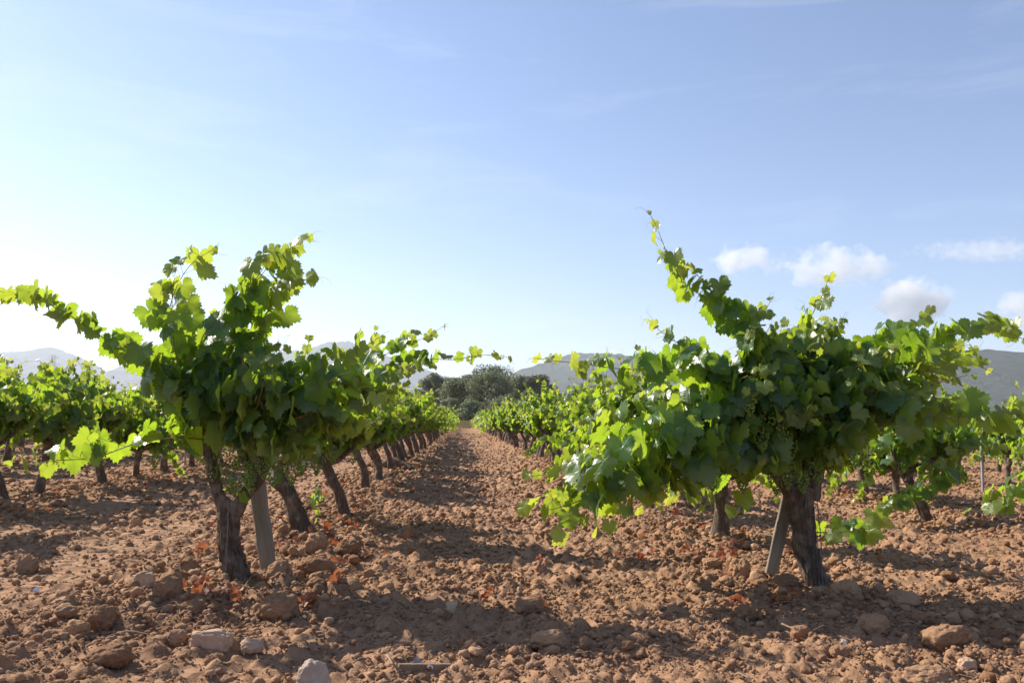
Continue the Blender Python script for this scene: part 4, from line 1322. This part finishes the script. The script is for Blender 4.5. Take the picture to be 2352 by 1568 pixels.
# ------------------------------------------------------------------ dry grass bank closing the alley
GRASS = simple('dry_grass', (.30, .22, .10), (.48, .38, .20), 3.0, .9)
mb = MB()
n = 9000
x = RG.uniform(-9, 9, n)
y = ROW_END + 1.5 + RG.random(n) * 9
P = np.stack([x, y, h_base(x, y) - .02], 1)
segs(mb, P, P + np.stack([RG.normal(0, .12, n), RG.normal(0, .12, n), RG.uniform(.15, .42, n)], 1), .022)
tag(mb.build('dry_grass', GRASS), 'dry yellow grass on the low bank closing the alley', 'grass', kind='stuff')

# ------------------------------------------------------------------ trees beyond the vineyard


def foliage_mat(name, c0, c1, tr):
    m, nt, out = newmat(name)
    L = nt.links
    at_ = N(nt, 'ShaderNodeAttribute', attribute_name='feature')
    sp = nt.nodes.new('ShaderNodeSeparateXYZ')
    L.new(at_.outputs['Vector'], sp.inputs[0])
    col = mixc(nt, sp.outputs[2], c0, c1)
    bs = N(nt, 'ShaderNodeBsdfPrincipled', Roughness=.65)
    bs.inputs['Specular IOR Level'].default_value = .25
    L.new(col, bs.inputs['Base Color'])
    t = nt.nodes.new('ShaderNodeBsdfTranslucent')
    t.inputs['Color'].default_value = (*tr, 1)
    ms = N(nt, 'ShaderNodeMixShader', Fac=.2)
    L.new(bs.outputs[0], ms.inputs[1])
    L.new(t.outputs[0], ms.inputs[2])
    L.new(ms.outputs[0], out.inputs['Surface'])
    return m


OAKF = foliage_mat('holm_oak_foliage', (.14, .165, .09), (.29, .305, .19), (.24, .28, .10))
PINEF = foliage_mat('pine_foliage', (.12, .13, .08), (.25, .25, .17), (.17, .20, .07))
TBARK = simple('tree_bark', (.06, .045, .035), (.14, .11, .085), 6.0, .9)


def tree(name, px, py_top, wpx, D, label, mat, seed, pine=False, leaf=.20, n=5200, hfrac=.86):
    """crown from clumps of small leaf faces on a limbed trunk; measured top and width at distance D"""
    rs = np.random.default_rng(seed)
    top = at(px, py_top, D)
    w = wpx / FPX * D / 2
    z0 = float(h_base(top[0], D))
    H = top[2] - z0
    base = np.array([top[0], D, z0])
    root = empty(name, base, label, 'tree', 'trees at the end of the vineyard')
    tm = MB()
    c0 = H * (1 - hfrac)
    tube(tm, spline([[0, 0, -.2], [.1, 0, c0 + .5], [0, .1, H * .7]], .5), np.linspace(H * .03, H * .008, len(spline([[0, 0, -.2], [.1, 0, c0 + .5], [0, .1, H * .7]], .5))), 8)
    nl = 26
    cl = []
    for k in range(nl):
        t = (k + .5) / nl
        zc = c0 + (H - c0) * (.10 + .80 * rs.random() ** .8)
        prof = math.sqrt(max(.05, 1 - ((zc - c0) / (H - c0) * 1.55 - .62) ** 2))
        a = rs.uniform(0, 2 * PI)
        rr = w * prof * math.sqrt(rs.random()) * .82
        cr = w * rs.uniform(.22, .40)
        c = np.array([math.cos(a) * rr, math.sin(a) * rr, min(zc, H - cr * .75)])
        cl.append((c, cr))
        tube(tm, spline([[0, 0, max(c0 * .7, c[2] * .45)], c * [.5, .5, .8], c], .8), [.09] * len(spline([[0, 0, max(c0 * .7, c[2] * .45)], c * [.5, .5, .8], c], .8)), 5)
    cl.append((np.array([0, 0, H - w * .28]), w * .30))
    tm.build('trunk', TBARK, root)
    lm = MB()
    per = n // len(cl)
    for c, cr in cl:
        d = unit(rs.normal(size=(per, 3)))
        r = cr * rs.random(per) ** .35
        P = c + d * r[:, None] * [1.1, 1.1, .8]
        P = P + rs.normal(0, .06, (per, 3))
        s = leaf * rs.uniform(.5, 1.3, per)
        nn = unit(d * .7 + rs.normal(0, .6, (per, 3)) + [0, 0, .3])
        u = unit(np.cross(nn, rs.normal(size=(per, 3))))
        v = np.cross(nn, u)
        if pine: u = u * 1.6; v = v * .5
        s = s[:, None]
        V = np.stack([P - u * s, P - v * s * .6, P + u * s, P + v * s * .6], 1)
        Q = np.arange(per * 4).reshape(-1, 4)
        A = np.zeros((per, 4, 3))
        A[..., 2] = (rs.random(per) * .7 + rs.random() * .3)[:, None]
        lm.add(V.reshape(-1, 3), None, Q, A.reshape(-1, 3))
    lm.build('crown', mat, root)
    return root


for a in [
    ('holm_oak', 1128, 850, 120, 122, 'broad rounded grey-green oak, largest of the trees closing the alley', OAKF, 1, False, .17, 9000, .97),
    ('pine_tree', 1140, 838, 150, 140, 'tall dark tree rising behind the broad rounded oak', PINEF, 2, True, .22, 8000, .8),
    ('holm_oak', 1200, 860, 80, 130, 'dark oak against the right shoulder of the broad rounded oak', OAKF, 3, False, .18, 6000, .95),
    ('pine_tree', 1240, 858, 84, 126, 'dark outermost tree on the right end of the tree group', PINEF, 4, True, .2, 7000, .95),
    ('pine_tree', 1000, 856, 100, 132, 'dark tall tree left of the broad rounded oak, behind the overhanging shoot', PINEF, 5, True, .2, 7000, .9),
    ('pine_tree', 996, 872, 56, 135, 'dark leftmost tall tree of the group behind the left row', PINEF, 6, True, .2, 6000, .9),
    ('holm_oak', 1052, 866, 116, 128, 'mid-height olive-coloured oak between the left tall tree and the broad oak', OAKF, 7, False, .18, 6000, .95),
    ('pine_tree', 1078, 858, 84, 138, 'dark tall tree filling the gap behind the mid-height olive-coloured oak', PINEF, 21, True, .2, 6500, .95),
    ('holm_oak', 1262, 884, 60, 132, 'lower rounded oak at the far right end of the tree group', OAKF, 22, False, .18, 4500, .97),
    ('shrub', 1040, 912, 62, 116, 'round grey-green shrub at the left end of the alley view', OAKF, 8, False, .15, 3500, 1.0),
    ('shrub', 1082, 918, 60, 114, 'grey-green shrub right in line with the alley end', OAKF, 9, False, .15, 3500, 1.0),
    ('shrub', 1066, 936, 44, 112, 'lowest small shrub on the bank at the very end of the alley', OAKF, 10, False, .13, 2500, 1.0),
    ('holm_oak', 1362, 886, 44, 150, 'small lone oak standing right of the tree group', OAKF, 11, False, .2, 4000, .9),
    ('shrub', 915, 914, 70, 150, 'pale olive shrub left of the leftmost tall tree', OAKF, 12, False, .18, 4000, 1.0),
    ('shrub', 1390, 912, 34, 160, 'little shrub right of the small lone oak', OAKF, 13, False, .2, 2500, 1.0),
    ('holm_oak', 1165, 905, 80, 112, 'low spreading oak in front of the broad rounded oak', OAKF, 14, False, .16, 5000, 1.0),
    ('holm_oak', 1230, 912, 70, 118, 'low dark oak in front of the outermost tree', OAKF, 15, False, .16, 4500, 1.0),
]: tree(*a)

# ------------------------------------------------------------------ far hills


def hill_mat(name, c0, c1, c2):
    m, nt, out = newmat(name)
    L = nt.links
    geo = nt.nodes.new('ShaderNodeNewGeometry')
    a = N(nt, 'ShaderNodeTexNoise', Scale=.0035, Detail=6., Roughness=.65)
    b = N(nt, 'ShaderNodeTexVoronoi', Scale=.06)
    L.new(geo.outputs['Position'], a.inputs['Vector'])
    L.new(geo.outputs['Position'], b.inputs['Vector'])
    col = mixc(nt, ramp(nt, b.outputs['Distance'], .1, .8), c1, c0)
    col = mixc(nt, ramp(nt, a.outputs['Fac'], .55, .70), col, c2)
    bs = N(nt, 'ShaderNodeBsdfPrincipled', Roughness=1.)
    bs.inputs['Specular IOR Level'].default_value = 0
    bp = N(nt, 'ShaderNodeBump', Strength=1., Distance=3.)
    L.new(b.outputs['Distance'], bp.inputs['Height'])
    L.new(bp.outputs[0], bs.inputs['Normal'])
    L.new(col, bs.inputs['Base Color'])
    L.new(bs.outputs[0], out.inputs['Surface'])
    return m


HILLM = hill_mat('wooded_hill', (.026, .038, .026), (.045, .058, .036), (.10, .095, .065))


def hill(name, D, prof, depth, label, seed, rough=.012):
    pts = np.array([at(px, py, D) for px, py in prof])
    xs = np.linspace(pts[0, 0], pts[-1, 0], 300)
    zs = np.interp(xs, pts[:, 0], pts[:, 2])
    k = np.ones(7) / 7
    zs = np.convolve(np.pad(zs, 3, 'edge'), k, 'valid')
    mb = MB()
    tt = np.concatenate([np.linspace(-1, 0, 26), np.linspace(.06, 1, 12)])
    X, T = np.meshgrid(xs, tt)
    Zr = np.broadcast_to(zs, X.shape)
    shape = np.where(T <= 0, (1 + T) ** 1.25, 1 - T ** 1.5)
    Y = D + np.where(T < 0, T * depth, T * depth * .5)
    nn = noise(np.stack([X / depth * 3, Y / depth * 3, X * 0 + seed], -1), seed) * .5 + noise(np.stack([X / depth * 9, Y / depth * 9, X * 0 + seed], -1), seed + 1) * .25
    Z = Zr * np.clip(shape + nn * .28 * (1 - np.abs(2 * shape - 1)) * (T < 0), 0, 1)
    Z = Z + noise(np.stack([X / 22, Y / 22, X * 0], -1), seed + 3) * 5 * (D / 3000) * (shape > .2) - 3
    ii = np.arange(X.size).reshape(X.shape)
    mb.add(np.stack([X, Y, Z], -1).reshape(-1, 3), None, np.stack([ii[:-1, :-1], ii[:-1, 1:], ii[1:, 1:], ii[1:, :-1]], -1).reshape(-1, 4))
    tag(mb.build(name, HILLM), label, 'hill', kind='structure')


hill('hill', 5200, [(-900, 930), (-500, 840), (-200, 812), (0, 808), (60, 803), (110, 795), (150, 806), (190, 822), (225, 842), (260, 866), (300, 905), (330, 935)], 1500, 'pale hazy hill at the far left', 3)
hill('hill', 5400, [(190, 935), (240, 870), (280, 838), (310, 824), (345, 816), (420, 820), (520, 822), (600, 815), (650, 806), (715, 801), (738, 788), (765, 783), (800, 782), (820, 790), (870, 806), (920, 830), (960, 842), (1020, 862), (1100, 890), (1200, 930)], 1500, 'pale hazy flat-topped hill behind the left row', 7)
hill('hill', 3100, [(1090, 950), (1150, 880), (1190, 846), (1230, 836), (1270, 826), (1295, 817), (1320, 810), (1345, 807), (1400, 810), (1440, 812), (1500, 820), (1600, 840), (1700, 850), (1800, 850), (1900, 846), (2000, 835), (2080, 845), (2150, 890), (2250, 960)], 1100, 'blue-grey rounded hill right of the tree group', 11)
hill('hill', 1900, [(1750, 985), (1900, 930), (2000, 880), (2080, 845), (2150, 815), (2210, 804), (2260, 800), (2320, 803), (2380, 806), (2500, 800), (2700, 820), (3000, 860), (3400, 990)], 900, 'darker wooded hill slope at the right edge', 15)

# ------------------------------------------------------------------ pylon and its wires, mast on the hill


def lattice_tower(name, base, H, wb, wt_, label, cat, arms=True, rad=.06, nseg=9):
    root = empty(name, base, label, cat)
    A, B = [], []
    def corner(t, k):
        w = (wb + (wt_ - wb) * min(1, t * 1.35)) / 2
        return np.array([(-1, 1, 1, -1)[k] * w, (-1, -1, 1, 1)[k] * w, t * H])
    for i in range(nseg):
        t0, t1 = 1 - (1 - i / nseg) ** 1.15, 1 - (1 - (i + 1) / nseg) ** 1.15
        for k in range(4):
            A += [corner(t0, k), corner(t0, k), corner(t0, (k + 1) % 4), corner(t1, k)]
            B += [corner(t1, k), corner(t1, (k + 1) % 4), corner(t1, k), corner(t1, (k + 1) % 4)]
    mb = MB()
    segs(mb, A, B, rad)
    mb.build('mast', STEEL, root)
    if arms:
        for t, L in ((.72, 5.2), (.84, 6.2), (.95, 4.4)):
            mb = MB()
            A = [np.array([s * wt_ / 2, q * wt_ / 2, t * H]) for s in (-1, 1) for q in (-1, 1)] + [np.array([s * wt_ / 2, 0, t * H + 1.6]) for s in (-1, 1)]
            B = [np.array([s * L, 0, t * H]) for s in (-1, 1) for q in (-1, 1)] + [np.array([s * L, 0, t * H]) for s in (-1, 1)]
            segs(mb, A, B, rad)
            mb.build('crossarm', STEEL, root)
    return root


pb = at(113, 960, 620)
lattice_tower('electricity_pylon', (pb[0], 620, 0), at(108, 815, 620)[2], 8, 2.2, 'grey lattice electricity pylon far off behind the left vines', 'pylon')
for k, z in enumerate((.95, .84, .72)):
    zt = at(108, 815, 620)[2] * z
    mb = MB()
    L, R = at(-420, 830 + 8 * k, 480), at(640, 845 + 6 * k, 900)
    pm = np.array([pb[0], 620, zt])
    L[2], R[2] = zt, zt
    for a, b in ((L, pm), (pm, R)):
        t = np.linspace(0, 1, 16)[:, None]
        c = a + (b - a) * t
        c[:, 2:] -= 4 * 9 * t * (1 - t)
        tube(mb, c, .035, 4, cap=False)
    tag(mb.build('power_line', STEEL), ('topmost', 'middle', 'lowest')[k] + ' faint power line strung from the far pylon', 'power line', 'power lines on the pylon')
mp_ = at(1394, 811, 3100)
lattice_tower('antenna_mast', mp_ - [0, 0, 8], 34, 4, 1.2, 'tiny antenna mast on top of the blue-grey rounded hill', 'mast', False, .5, 5)

# ------------------------------------------------------------------ cumulus clouds


def cloud_mat(seed, dens, thr, asp):
    m, nt, out = newmat('cloud')
    L = nt.links
    t = nt.nodes.new('ShaderNodeTexCoord')
    mp_ = nt.nodes.new('ShaderNodeMapping')
    mp_.inputs['Location'].default_value = (seed * 3.7, seed * 1.3, seed)
    mp_.inputs['Scale'].default_value = (asp, asp * .6, 1.0)
    L.new(t.outputs['Object'], mp_.inputs[0])
    ln = nt.nodes.new('ShaderNodeVectorMath')
    ln.operation = 'LENGTH'
    L.new(t.outputs['Object'], ln.inputs[0])
    r2 = math_n(nt, 'POWER', ln.outputs['Value'], 1.6)
    z = N(nt, 'ShaderNodeTexNoise', Scale=1.15, Detail=10., Roughness=.60, Distortion=.15)
    L.new(mp_.outputs[0], z.inputs['Vector'])
    f = math_n(nt, 'SUBTRACT', math_n(nt, 'MULTIPLY', z.outputs['Fac'], 5.0), math_n(nt, 'MULTIPLY', r2, 1.5))
    f = math_n(nt, 'MULTIPLY', math_n(nt, 'SUBTRACT', f, 1.55 + thr), 1.6, True)
    pv = N(nt, 'ShaderNodeVolumePrincipled', Anisotropy=.1)
    pv.inputs['Color'].default_value = (1, 1, 1, 1)
    L.new(math_n(nt, 'MULTIPLY', f, dens), pv.inputs['Density'])
    L.new(pv.outputs[0], out.inputs['Volume'])
    return m


def cloud(px, py, wpx, hpx, D, label, seed, dens=.02, thr=.12):
    c = at(px, py, D)
    w, h = wpx / FPX * D / 2, hpx / FPX * D / 2
    v, f = ICO[3]
    mb = MB()
    mb.add(v * 1.0, f)
    o = mb.build('cloud', cloud_mat(seed, dens, thr, w / h))
    o.location = c
    o.scale = (w, w * .6, h)
    return tag(o, label, 'cloud', 'small cumulus clouds low over the right hill')


cloud(1705, 600, 230, 100, 9000, 'thin ragged white cloud right of the tall curved shoot', 1, .0040, .10)
cloud(1915, 612, 310, 120, 9000, 'long ragged white cloud above the right vine', 2, .0040, .10)
cloud(2090, 690, 270, 145, 8500, 'puffy domed white cloud above the right shoots', 3, .0060, .02)
cloud(2360, 705, 230, 100, 8500, 'white cloud cut by the right edge', 4, .0050, .04)
cloud(2270, 576, 460, 48, 9500, 'faint streaky cloud, highest on the right', 6, .0012, .04)

# ------------------------------------------------------------------ air
m, nt, out = newmat('haze')
pv = N(nt, 'ShaderNodeVolumePrincipled', Density=.00014, Anisotropy=.3)
pv.inputs['Color'].default_value = (.80, .89, 1., 1)
nt.links.new(pv.outputs[0], out.inputs['Volume'])
mb = MB()
hx, y0, y1, z0, z1 = 6900, -600, 7300, -6, 560
V = [(sx * hx, y, z) for z in (z0, z1) for sx, y in ((-1, y0), (1, y0), (1, y1), (-1, y1))]
mb.add(V, None, [(3, 2, 1, 0), (4, 5, 6, 7), (0, 1, 5, 4), (1, 2, 6, 5), (2, 3, 7, 6), (3, 0, 4, 7)])
tag(mb.build('haze', m, smooth=False), 'thin bluish summer haze', 'haze', kind='stuff')
